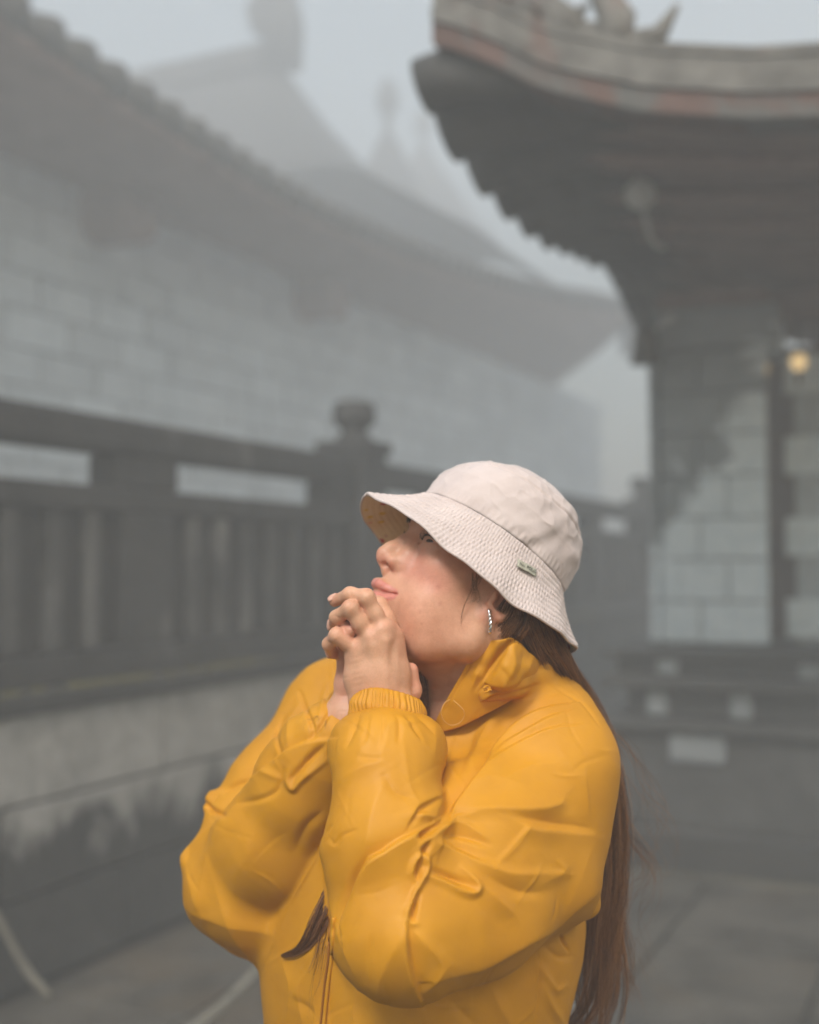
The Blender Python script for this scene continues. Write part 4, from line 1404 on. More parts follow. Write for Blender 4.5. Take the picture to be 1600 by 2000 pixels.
def tube_part(name, pts, rad, mat, parent=None, n=8, m=None):
    P = spline(pts, m or max(12, len(pts) * 6))
    b = MB().tube(P, rad if not hasattr(rad, '__len__') else np.interp(np.linspace(0, 1, len(P)), np.linspace(0, 1, len(rad)), rad), n)
    return child(name, b.mesh(name), mat, parent, True)

# ---- gathered cuffs
def cuff(c0, c1, r0, r1, tilt, seed, name='cuff'):
    c0, c1 = np.asarray(c0), np.asarray(c1)
    ax = (c1 - c0) / np.linalg.norm(c1 - c0)
    u = np.cross(ax, (0, 1, 0)); u /= np.linalg.norm(u)
    w = np.cross(ax, u)
    rows, nseg = 14, 220
    rng = np.random.RandomState(seed)
    ph = np.cumsum(0.6 + 0.8 * rng.rand(44)); ph = ph / ph[-1] * 2 * math.pi
    P = []
    for i in range(rows + 5):
        t = min(i / rows, 1.0)
        ins = max(0, i - rows) * 0.0011
        ring = []
        for k in range(nseg):
            a = 2 * math.pi * k / nseg
            j = np.searchsorted(ph, a % (2 * math.pi))
            lo_, hi_ = ph[j - 1] if j > 0 else 0.0, ph[min(j, 43)]
            q = (a - lo_) / max(hi_ - lo_, 1e-4)
            pleat = abs(math.sin(math.pi * q)) ** 0.7
            r = r0 + (r1 - r0) * t + 0.0022 * math.sin(math.pi * min(t * 1.0, 1)) 
            r += (pleat - 0.5) * 0.0030 * (0.35 + 0.65 * math.sin(math.pi * (0.12 + 0.80 * t))) + 0.0006 * math.sin(5 * a + 9 * t)
            r -= ins * (1 + max(0, i - rows) * 0.4)
            h = t + (0.0 if i <= rows else -0.02 * (i - rows))
            p = c0 + (c1 - c0) * h + (u * math.cos(a) * r + w * math.sin(a) * r * 0.86) + ax * (0.0012 * math.sin(3 * a + seed) + tilt * math.cos(a))
            ring.append(p)
        P.append(ring + [ring[0]])
    return child(name, grid_sheet(P), YELLOW, jacket, True)
cuff(at(756, 1412, 1.116), at(757, 1366, 1.126), 0.0345, 0.0325, 0.003, 4)
cuff(at(648, 1452, 1.184), at(670, 1420, 1.174), 0.030, 0.0255, 0.0, 11)

# ---- stand collar
def collar():
    bot = [(838, 1430, 1.186), (862, 1431, 1.180), (896, 1422, 1.174), (934, 1404, 1.172), (988, 1374, 1.172), (1040, 1342, 1.190), (1066, 1330, 1.25), (1030, 1335, 1.33), (930, 1340, 1.375), (850, 1370, 1.36)]
    top = [(938, 1253, 1.162), (948, 1251, 1.155), (960, 1250, 1.150), (980, 1250, 1.146), (1008, 1250, 1.150), (1036, 1276, 1.180), (1050, 1290, 1.25), (1015, 1300, 1.325), (930, 1308, 1.360), (855, 1335, 1.352)]
    nb = 90
    B = spline([at(*p) for p in bot], nb)
    T = spline([at(*p) for p in top], nb)
    P = []
    for i in range(26):
        t = i / 25
        row = B * (1 - t) + T * t
        # the front edge sags a little towards the neck
        w = np.exp(-(np.arange(nb) / 14.0))[:, None]
        row = row + np.array((-0.002, -0.004, -0.001)) * math.sin(math.pi * t) * w
        P.append(row)
    P = np.array(P)
    V = P.reshape(-1, 3)
    ni, nj = 26, nb
    Q = np.array([(i * nj + j, i * nj + j + 1, (i + 1) * nj + j + 1, (i + 1) * nj + j) for i in range(ni - 1) for j in range(nj - 1)])
    N = vert_normals(V, Q)
    view = CAM - V
    if ((N * view).sum(1) > 0).mean() < 0.5:
        Q = Q[:, ::-1]
        N = -N
    N = np.where((N * view).sum(1)[:, None] < 0, -N, N)
    D = crease(V, N, [('L', 6.5, 26, 30, [(945, 1330), (966, 1304), (990, 1276), (1012, 1250)]), ('T', -3, 8, 8, [(946, 1334), (966, 1312), (990, 1285), (1008, 1262)]),
                      ('T', 2.5, 12, 14, [(930, 1306), (940, 1318), (944, 1334)]), ('T', 2.4, 12, 12, [(998, 1312), (1020, 1300), (1048, 1294)]),
                      ('T', -1.2, 5, 5, [(934, 1270), (905, 1322), (872, 1384)]), ('T', 2.0, 10, 12, [(915, 1310), (930, 1320), (922, 1345)])], None, 1.3)
    D += 1.4 * mm * fbm(V, 40, 2, 2.0)
    V = V + N * D[:, None]
    o = child('collar', np_mesh(V, Q, 'collar'), YELLOW, jacket)
    md = o.modifiers.new('thick', 'SOLIDIFY'); md.thickness = 0.0022; md.offset = -1
    sb = o.modifiers.new('soft', 'SUBSURF'); sb.levels = sb.render_levels = 1
    return o
collar()
def hood_flap():
    """the piece of the rolled hood folded over the collar"""
    top = spline([at(960, 1318, 1.150), at(982, 1284, 1.142), at(1004, 1256, 1.144), at(1030, 1272, 1.160), at(1054, 1294, 1.185), at(1074, 1326, 1.225)], 40)
    bot = spline([at(945, 1334, 1.150), at(962, 1346, 1.143), at(985, 1350, 1.140), at(1012, 1340, 1.146), at(1040, 1318, 1.170), at(1070, 1332, 1.222)], 40)
    P = []
    for i in range(22):
        t = i / 21
        row = top * (1 - t) + bot * t
        d = CAM - row
        d /= np.linalg.norm(d, axis=1)[:, None]
        bulge = 0.010 * math.sin(math.pi * (0.15 + 0.80 * t)) * np.sin(np.pi * np.linspace(0.08, 0.95, 40)) - 0.004 * (t > 0.93)
        P.append(row + d * bulge[:, None])
    V = np.array(P).reshape(-1, 3)
    Q = np.array([(i * 40 + j, i * 40 + j + 1, (i + 1) * 40 + j + 1, (i + 1) * 40 + j) for i in range(21) for j in range(39)])
    N = vert_normals(V, Q)
    N = np.where((N * (CAM - V)).sum(1)[:, None] < 0, -N, N)
    D = crease(V, N, [('T', 2.4, 10, 14, [(1000, 1262), (1002, 1300), (985, 1340)]), ('T', -1.6, 9, 9, [(1022, 1276), (1016, 1306), (1004, 1334)]),
                      ('T', 2.2, 10, 10, [(1040, 1284), (1030, 1306), (1030, 1322)]), ('T', -1.4, 8, 8, [(975, 1300), (990, 1318), (996, 1340)])])
    V = V + N * (D + 1.0 * mm * fbm(V, 60, 2, 6.0))[:, None]
    o = child('hood_flap', np_mesh(V, Q, 'hood_flap'), YELLOW, jacket)
    md = o.modifiers.new('thick', 'SOLIDIFY'); md.thickness = 0.0018; md.offset = 0
    sb = o.modifiers.new('soft', 'SUBSURF'); sb.levels = sb.render_levels = 1
hood_flap()
CORD = base_mat('elastic_cord', 0.5)[0]
CORD.node_tree.nodes['Principled BSDF'].inputs['Base Color'].default_value = (0.62, 0.34, 0.10, 1)
loop = [(879, 1366), (868, 1374), (862, 1390), (866, 1406), (880, 1416), (896, 1413), (906, 1401), (906, 1388), (896, 1377), (886, 1368)]
tube_part('drawcord', [at(x, y, 1.150 - 0.004 * math.sin(i)) for i, (x, y) in enumerate(loop)], 0.00042, CORD, jacket, 6)
knot = [(944, 1345), (950, 1340), (957, 1342), (953, 1350), (946, 1352), (950, 1346), (960, 1348)]
tube_part('cord_knot', [at(x, y, 1.140 + 0.002 * (i % 3)) for i, (x, y) in enumerate(knot)], 0.0011, YELLOW, jacket, 6)

# ---- zip and stitched seams
def draped(line, bvh, lift, n=60):
    out = []
    for x, y in spline(np.array(line, float), n):
        p = hit(bvh, x, y, lift)
        if p is not None:
            out.append(p)
    return out
ZIPM = base_mat('zip_tape', 0.5)[0]
ZIPM.node_tree.nodes['Principled BSDF'].inputs['Base Color'].default_value = (0.33, 0.12, 0.006, 1)
zp = draped([(645, 1792), (641, 1870), (633, 1930), (623, 2030)], JACKET_BVH, 0.0005, 70)
if len(zp) > 4:
    zipper = child('zipper', MB().tube(zp, 0.0011, 6).mesh('zipper'), ZIPM, jacket, True)
    zp2 = draped([(652, 1792), (648, 1870), (640, 1930), (630, 2030)], JACKET_BVH, 0.0008, 70)
    child('placket', MB().tube(zp2, 0.0020, 6).mesh('placket'), YELLOW, jacket, True)

# ---- trousers and shoes below the picture
def lower_body():
    s = 7 * mm
    f = Field(np.arange(-0.28, 0.30, s), np.arange(0.95, 1.55, s), np.arange(-0.01, 0.92, s))
    hip = [np.array((0.05, 1.24, 0.84)), np.array((-0.06, 1.33, 0.84))]
    f.chain([hip[0], hip[1]], [0.10, 0.10], 0.05)
    for h_, k_ in ((hip[0], (0.075, 1.20)), (hip[1], (-0.085, 1.34))):
        f.chain([h_, (k_[0], k_[1], 0.46), (k_[0] + 0.01, k_[1] + 0.01, 0.10)], [0.098, 0.070, 0.062], 0.03)
    return f.mesh()
TV, TQ = lower_body()
TROU, tnt, tb = base_mat('trouser_cloth', 0.85)
tc_ = ramp(tnt, noise(tnt, coords(tnt), 40, 4), [(0.3, (0.014, 0.016, 0.022)), (0.7, (0.026, 0.028, 0.036))])
tnt.links.new(tc_, tb.inputs['Base Color'])
child('trousers', np_mesh(TV, TQ, 'trousers'), TROU)
SHOE = base_mat('shoe_leather', 0.5)[0]
SHOE.node_tree.nodes['Principled BSDF'].inputs['Base Color'].default_value = (0.6, 0.58, 0.54, 1)
for k_ in ((0.085, 1.21), (-0.075, 1.35)):
    f = Field(np.arange(k_[0] - 0.26, k_[0] + 0.12, 6 * mm), np.arange(k_[1] - 0.26, k_[1] + 0.12, 6 * mm), np.arange(-0.012, 0.16, 6 * mm))
    d_ = np.array((-0.74, -0.67, 0))
    a_ = np.array((k_[0], k_[1], 0.045))
    f.chain([a_ - d_ * 0.03, a_ + d_ * 0.06, a_ + d_ * 0.17 - np.array((0, 0, 0.012))], [0.042, 0.042, 0.030], 0.02)
    f.chain([a_ - d_ * 0.01, a_ + np.array((0, 0, 0.06))], [0.042, 0.045], 0.02)
    f.ellipsoid((k_[0], k_[1], -0.298), np.eye(3), (0.5, 0.5, 0.3), 0.002, 's')
    sv, sq = f.mesh()
    child('shoe', np_mesh(sv, sq, 'shoe'), SHOE)
# ---- bucket hat
HT = R(36)
AF = math.cos(HT) * HFH + math.sin(HT) * HZ
AU = -math.sin(HT) * HFH + math.cos(HT) * HZ
AS = HS
HC = at(958, 1065, 1.232)
RF, RS = 0.0905, 0.0795
def hat_pt(theta, r, h):
    """theta 0 front, 90 degrees the side towards the camera; r in band radii; h up the hat in mm"""
    return HC + AF * (math.cos(theta) * RF * r) + AS * (math.sin(theta) * RS * r) + AU * (h * mm)
def interp(xs, tab):
    return np.interp(xs, [a for a, _ in tab], [b for _, b in tab])
CR_F = [(0, 1.0), (.16, .975), (.36, .91), (.55, .78), (.70, .62), (.86, .34), (1, 0.0)]
CH_F = [(0, 0), (.16, 15), (.36, 35), (.55, 54), (.70, 68), (.86, 81), (1, 88)]
CR_B = [(0, 1.0), (.16, 1.0), (.36, .985), (.55, .92), (.70, .74), (.86, .44), (1, 0.0)]
CH_B = [(0, 0), (.16, 15), (.36, 33), (.55, 53), (.70, 72), (.86, 84), (1, 88)]
def hat_cloth(name, inner=False):
    m, nt, b = base_mat(name, 0.85, 0.25)
    v = coords(nt)
    n1 = noise(nt, v, 30, 4, 0.6)
    n2 = noise(nt, v, 900, 3, 0.6)
    if not inner:
        c = ramp(nt, n1, [(0.3, (0.56, 0.472, 0.450)), (0.7, (0.65, 0.556, 0.532))])
    else:
        c = ramp(nt, n1, [(0.3, (0.74, 0.63, 0.46)), (0.7, (0.84, 0.73, 0.55))])
        vo = nd(nt, 'ShaderNodeTexVoronoi')
        vo.inputs['Scale'].default_value = 62
        nt.links.new(v, vo.inputs['Vector'])
        spot = ramp(nt, vo.outputs['Distance'], [(0.14, 1.0), (0.30, 0.0)])
        sep = nd(nt, 'ShaderNodeSeparateColor')
        nt.links.new(vo.outputs['Color'], sep.inputs[0])
        pick = math_n(nt, 'LESS_THAN', sep.outputs[0], 0.42)
        hue = ramp(nt, sep.outputs[1], [(0.0, (0.55, 0.08, 0.09)), (0.45, (0.62, 0.16, 0.20)), (0.7, (0.72, 0.54, 0.10)), (0.9, (0.40, 0.12, 0.16))], 'CONSTANT')
        c = mix(nt, math_n(nt, 'MULTIPLY', spot, pick), c, hue)
    fine = ramp(nt, n2, [(0.3, 0.88), (0.65, 1.0)])
    c = mix(nt, 0.6, c, fine, 'MULTIPLY')
    nt.links.new(c, b.inputs['Base Color'])
    nb = bump(nt, None, noise(nt, v, 120, 4, 0.65, 0.8), 0.25, 0.0012)
    bump(nt, b, n2, 0.25, 0.0004, nb)
    b.inputs['Sheen Weight'].default_value = 0.15
    return m
HATM, HATI = hat_cloth('hat_cotton'), hat_cloth('hat_lining_cotton', True)
def crown_r(t, th):
    wb = 0.5 - 0.5 * math.cos(th)
    ws = abs(math.sin(th))
    r = interp(t, CR_F) * (1 - wb) + interp(t, CR_B) * wb
    h = interp(t, CH_F) * (1 - wb) + interp(t, CH_B) * wb
    rs = interp(t, [(0, 1.0), (.16, 1.0), (.36, .97), (.55, .89), (.70, .73), (.86, .43), (1, 0)])
    r = r * (1 - 0.6 * ws) + rs * 0.6 * ws
    return r, h
def build_hat():
    NT, NA = 120, 300
    P = np.zeros((NT, NA + 1, 3))
    for i in range(NT):
        t = (i / (NT - 1)) 
        for k in range(NA + 1):
            th = 2 * math.pi * k / NA
            r, h = crown_r(t, th)
            P[i, k] = hat_pt(th, r, h)
    V = P.reshape(-1, 3)
    Q = np.array([(i * (NA + 1) + k, i * (NA + 1) + k + 1, (i + 1) * (NA + 1) + k + 1, (i + 1) * (NA + 1) + k) for i in range(NT - 1) for k in range(NA)])
    N = V - (HC + AU * 0.03)
    N /= np.linalg.norm(N, axis=1)[:, None]
    T = np.repeat(np.linspace(0, 1, NT), NA + 1)
    dirs = np.stack([V @ AF, V @ AS, V @ AU], 1)
    wr = fbm(dirs, 16, 3, 4.0, ((1, 0, .9), (0, 1, 0), (-.35, 0, .35)))
    wr2 = np.abs(fbm(dirs, 24, 2, 8.0, ((.5, 0, .5), (0, .8, 0), (-1, 0, 1.0))))
    D = 3.2 * mm * wr * smooth01(1 - T, 0.0, 0.3) + 1.1 * mm * np.exp(-wr2 / 0.10) * smooth01(T, 0.02, 0.2)
    TH = np.tile(np.linspace(0, 2 * math.pi, NA + 1), NT)
    # gathers along the band, the stitched seam round the crown's edge
    D += 0.5 * mm * np.sin(TH * 85 + 3 * np.sin(TH * 7)) * np.exp(-((T - 0.06) / 0.05) ** 2)
    D -= 1.5 * mm * np.exp(-((T - 0.60) / 0.010) ** 2)
    D += 0.45 * mm * np.exp(-((T - 0.63) / 0.016) ** 2) * (1 + 0.7 * np.sin(TH * 110)) + 0.4 * mm * np.exp(-((T - 0.575) / 0.014) ** 2)
    D -= 1.0 * mm * np.exp(-((T - 0.0) / 0.012) ** 2)
    D *= (1 - smooth01(T, 0.80, 0.97))
    # keep the seam where the sheet closes
    V = V + N * D[:, None]
    V = V.reshape(NT, NA + 1, 3)
    V[:, -1] = V[:, 0]
    hat = child('bucket_hat', np_mesh(V.reshape(-1, 3), Q, 'crown'), HATM)
    hat['label'] = 'pale pinkish beige cotton bucket hat with stitched brim'
    md = hat.modifiers.new('thick', 'SOLIDIFY'); md.thickness = 0.0015; md.offset = -1
    # brim
    NR, NB = 70, 1080
    def brim(off, rip):
        P = np.zeros((NR, NB + 1, 3))
        for k in range(NB + 1):
            th = 2 * math.pi * k / NB
            sn = math.sin(th)
            s2 = sn * sn
            out = 43 - 13 * s2 + 3 * math.sin(3 * th + 0.6) + 4 * max(0, math.cos(th)) ** 3
            drop = 42 + (14 if sn > 0 else 8) * s2 - 5 * math.cos(th) * (math.cos(th) > 0) + 2.0 * math.sin(4 * th + 1.1) + 6.5 * math.exp(-((th - 0.85) / 0.5) ** 2) + 9.0 * math.exp(-((th - 5.7) / 0.5) ** 2)
            c_, s_ = math.cos(th), math.sin(th)
            d = AF * c_ + AS * s_
            for i in range(NR):
                t = i / (NR - 1)
                o = out * (0.75 * t + 0.25 * t * t)
                h = -drop * (t ** 0.92)
                p = HC + AF * (c_ * RF) + AS * (s_ * RS) + d * (o * mm) + AU * (h * mm)
                nrm = d * 0.72 + AU * 0.69
                row = t * 10.0
                quilt = abs(math.sin(math.pi * row)) ** 0.6
                rr = int(row)
                puck = math.sin(th * (168 + 7 * (rr % 3)) + rr * 2.1 + 2.5 * math.sin(th * 9 + rr)) * math.sin(math.pi * (row - rr))
                wob = 1.6 * math.sin(th * 9 + t * 2) * t * t + 0.8 * math.sin(th * 17 + 1.0) * t
                P[i, k] = p + nrm * ((rip * (0.60 * quilt + (0.38 + 0.16 * math.sin(th * 23 + rr * 1.7 + 3 * math.sin(th * 5))) * puck + 0.16 * math.sin(th * 61 + rr * 2.9) * math.sin(th * 37 + rr)) + wob + off) * mm)
        P[:, -1] = P[:, 0]
        return P
    top = brim(0.0, 1.35)
    Q = np.array([(i * (NB + 1) + k, i * (NB + 1) + k + 1, (i + 1) * (NB + 1) + k + 1, (i + 1) * (NB + 1) + k) for i in range(NR - 1) for k in range(NB)])
    br = child('brim', np_mesh(top.reshape(-1, 3), Q[:, ::-1], 'brim'), HATM, hat)
    und = brim(-2.0, -0.8)
    child('brim_lining', np_mesh(und.reshape(-1, 3), Q, 'brim_lining'), HATI, hat)
    rim = (top[-1] + und[-1]) / 2
    b = MB()
    R_ = list(rim[:-1:2])
    b.tube(R_ + [R_[0]], 0.0014, 8)
    child('brim_edge', b.mesh('brim_edge'), HATM, hat, True)
    return hat, top
hat, BRIM = build_hat()
dg_v = []
for nm in ('brim', 'bucket_hat'):
    pass
brim_q = [(i * 1081 + k, i * 1081 + k + 1, (i + 1) * 1081 + k + 1, (i + 1) * 1081 + k) for i in range(69) for k in range(1080)]
BRIM_BVH = BVHTree.FromPolygons(BRIM.reshape(-1, 3).tolist(), brim_q)

# ---- woven name tag on the brim
LABM, lnt, lb = base_mat('tag_cloth', 0.8)
lc = ramp(lnt, noise(lnt, coords(lnt), 800, 2), [(0.3, (0.36, 0.35, 0.28)), (0.7, (0.44, 0.43, 0.35))])
lnt.links.new(lc, lb.inputs['Base Color'])
INK = base_mat('tag_thread', 0.7)[0]
INK.node_tree.nodes['Principled BSDF'].inputs['Base Color'].default_value = (0.05, 0.055, 0.045, 1)
INK2 = base_mat('tag_pale_thread', 0.7)[0]
INK2.node_tree.nodes['Principled BSDF'].inputs['Base Color'].default_value = (0.20, 0.20, 0.16, 1)
tl, tr, br_, bl = (hit(BRIM_BVH, x, y, 0.0020) for x, y in ((1011, 1092), (1047, 1112), (1037, 1130), (1008, 1107)))
tl, tr, bl = np.array(tl), np.array(tr), np.array(bl)
lx = tr - tl
LW = np.linalg.norm(lx); lx /= LW
ly = bl - tl
ly -= lx * (ly @ lx); LH = 0.0085; ly /= np.linalg.norm(ly)
ln = np.cross(lx, -ly)
if ln @ (CAM - tl) < 0:
    ln = -ln
rows = []
for i in range(7):
    rows.append([tl + lx * LW * j / 14 + ly * LH * i / 6 + ln * (0.0007 * math.sin(math.pi * j / 14) + 0.0010 * i / 6 + 0.0003 * math.sin(j)) for j in range(15)])
lab = child('name_tag', grid_sheet(rows), LABM, hat, True)
md = lab.modifiers.new('thick', 'SOLIDIFY'); md.thickness = 0.0006
def word(txt, size, org, mat, name):
    cu = bpy.data.curves.new(name, 'FONT')
    cu.body = txt
    cu.size = size
    cu.extrude = 0.00010
    cu.materials.append(mat)
    o = bpy.data.objects.new(name, cu)
    COL.objects.link(o)
    M = Matrix((tuple(lx) + (0,), tuple(-ly) + (0,), tuple(ln) + (0,), (0, 0, 0, 1))).transposed()
    M.translation = Vector(org)
    bpy.context.view_layer.update()
    me = bpy.data.meshes.new_from_object(o.evaluated_get(bpy.context.evaluated_depsgraph_get()))
    bpy.data.objects.remove(o)
    me.transform(M)
    return child(name, me, mat, hat)
word('Marc', 0.0036, tl + lx * LW * 0.07 + ly * LH * 0.62 + ln * 0.0024, INK2, 'lettering')
word('POLO', 0.0048, tl + lx * LW * 0.45 + ly * LH * 0.66 + ln * 0.0024, INK, 'lettering')

# ---- eyes, lashes, brows
EYEW, ent, eb = base_mat('eyeball', 0.12, 0.6)
og = nd(ent, 'ShaderNodeAttribute', attribute_name='iris')
ec = ramp(ent, og.outputs['Fac'], [(0.0, (0.28, 0.25, 0.235)), (0.45, (0.26, 0.23, 0.215)), (0.5, (0.03, 0.014, 0.008)), (0.8, (0.05, 0.022, 0.012)), (0.84, (0.004, 0.004, 0.004))])
ent.links.new(ec, eb.inputs['Base Color'])
LASH = base_mat('lash_hair', 0.5)[0]
LASH.node_tree.nodes['Principled BSDF'].inputs['Base Color'].default_value = (0.012, 0.008, 0.006, 1)
for sg in (1, -1):
    f = Field(*(np.arange(c - 0.0145, c + 0.0145, 0.8 * mm) for c in H(71, 17, 31 * sg)))
    f.ellipsoid(H(71, 17, 31 * sg), HAX, np.array((12.3, 12.2, 12.6)) * mm, 0.001)
    ev, eq = f.mesh()
    me = np_mesh(ev, eq, 'eye')
    g_ = HF * 0.95 + HU * 0.16 + HS * (0.16 if sg > 0 else 0.05)
    g_ /= np.linalg.norm(g_)
    c_ = H(71, 17, 31 * sg)
    ang = np.arccos(np.clip(((ev - c_) / np.linalg.norm(ev - c_, axis=1)[:, None]) @ g_, -1, 1))
    a_ = me.attributes.new('iris', 'FLOAT', 'POINT')
    a_.data.foreach_set('value', (1 - ang / R(62)).clip(0, 1).astype(np.float32))
    child('eye', me, EYEW)
    b = MB()
    rng = np.random.RandomState(5 + sg)
    for i in range(30):
        q = (i + 0.5 * rng.randn()) / 29
        base = (1 - q) ** 2 * H(83, 16.5, 18.5 * sg) + 2 * q * (1 - q) * H(89.5, 26.5, 30 * sg) + q * q * H(76, 18.5, 45 * sg)
        out = HF * (0.85 - 0.2 * q) + HU * (0.35 + 0.2 * rng.rand()) + HS * sg * (-0.35 + 1.0 * q + 0.25 * rng.randn() * 0.5)
        L_ = (5 + 3.0 * math.sin(math.pi * np.clip(q, 0, 1)) + rng.randn()) * mm
        pts = [base, base + out * L_ * 0.5 - HU * L_ * 0.08, base + out * L_ * 0.85 + HU * L_ * 0.22]
        b.tube(spline(pts, 5), [0.00026, 0.00024, 0.0002, 0.00014, 0.00005], 4)
    lid = [H(83.5, 16, 19 * sg), H(86.0, 21.0, 25 * sg), H(86.2, 22.6, 31 * sg), H(83, 21.5, 38 * sg), H(77, 19, 44 * sg)]
    b.tube(spline(lid, 16), 0.0006, 6)
    child('eyelashes', b.mesh('eyelashes'), LASH, None, True)
    b = MB()
    for i in range(240):
        q = rng.rand()
        base = H(91.5 - 3 * q - 10 * q * q, 35 + 6 * math.sin(q * 2.6) + 3.2 * rng.randn() * 0.5, (10 + 36 * q) * sg)
        lc_, _, _, _ = BODY_BVH.ray_cast(Vector(base + HF * 0.05), Vector(-HF))
        if lc_ is not None:
            base = np.array(lc_)
        out = HU * (0.7 - 0.8 * q) + HS * sg * 0.8
        out = out / np.linalg.norm(out)
        pts = [base, base + out * 0.004 + HF * 0.0012, base + out * 0.008 + HF * 0.0002]
        b.tube(spline(pts, 4), [0.0005, 0.00045, 0.00034, 0.00012], 4)
    child('eyebrow', b.mesh('eyebrow'), LASH, None, True)

# ---- fingernails
NAIL = base_mat('fingernail', 0.28, 0.5)[0]
NAIL.node_tree.nodes['Principled BSDF'].inputs['Base Color'].default_value = (0.70, 0.40, 0.30, 1)
for (px_, py_, d_), along, out_ in (((652, 1161, 1.1435), (-26, 14), (-0.5, -0.5, 0.55)), ((646, 1268, 1.1565), (6, 18), (-0.95, -0.3, 0.0)), ((650, 1214, 1.1475), (-2, 16), (-0.85, -0.5, 0.1))):
    px_, py_ = px_ - 2, py_ + 6
    c_ = at(px_, py_, d_)
    a_ = at(px_ + along[0], py_ + along[1], d_ + 0.004) - c_
    a_ /= np.linalg.norm(a_)
    n_ = np.array(out_, float)
    n_ -= a_ * (n_ @ a_)
    n_ /= np.linalg.norm(n_)
    t_ = np.cross(a_, n_)
    p0_ = c_ + n_ * 0.02
    loc, nr, ix, ds = BODY_BVH.ray_cast(Vector(p0_), Vector(-n_))
    if loc is None:
        continue
    cc = np.array(loc)
    g_ = []
    for i in range(9):
        row = []
        for j in range(9):
            u_, v_ = (i / 8 - 0.5) * 2, (j / 8 - 0.5) * 2
            w_ = math.sqrt(max(0.0, 1 - 0.55 * abs(u_) ** 4))
            row.append(cc + a_ * u_ * 0.0048 + t_ * v_ * w_ * 0.0040 + n_ * (0.0007 - 0.0016 * v_ * v_ - 0.0006 * u_ * u_))
        g_.append(row)
    o = child('fingernail', grid_sheet(g_), NAIL, None, True)
    md = o.modifiers.new('thick', 'SOLIDIFY'); md.thickness = 0.0005; md.offset = 1

# ---- earring: a twisted silver hoop
SILV = base_mat('silver', 0.22)[0]
SILV.node_tree.nodes['Principled BSDF'].inputs['Base Color'].default_value = (0.72, 0.71, 0.72, 1)
SILV.node_tree.nodes['Principled BSDF'].inputs['Metallic'].default_value = 1.0
def earring(sg):
    b = MB()
    top = H(5, -16, 70.5 * sg)
    cen = top + np.array((-0.001, 0, -0.0105))
    ax1, ax2 = HS * sg * 0.95 + HFH * 0.3, HZ
    for strand in (0, 1):
        pts = []
        for i in range(61):
            a = 2 * math.pi * i / 60
            tw = 7 * a + math.pi * strand
            rad = 0.0105 + 0.0011 * math.cos(tw)
            side = 0.0011 * math.sin(tw)
            pts.append(cen + ax1 * 0.62 * rad * math.sin(a) + ax2 * rad * math.cos(a) + HFH * side)
        b.tube(pts, 0.00105, 6)
    return child('earring', b.mesh('earring'), SILV, None, True)
earring(1)
earring(-1)

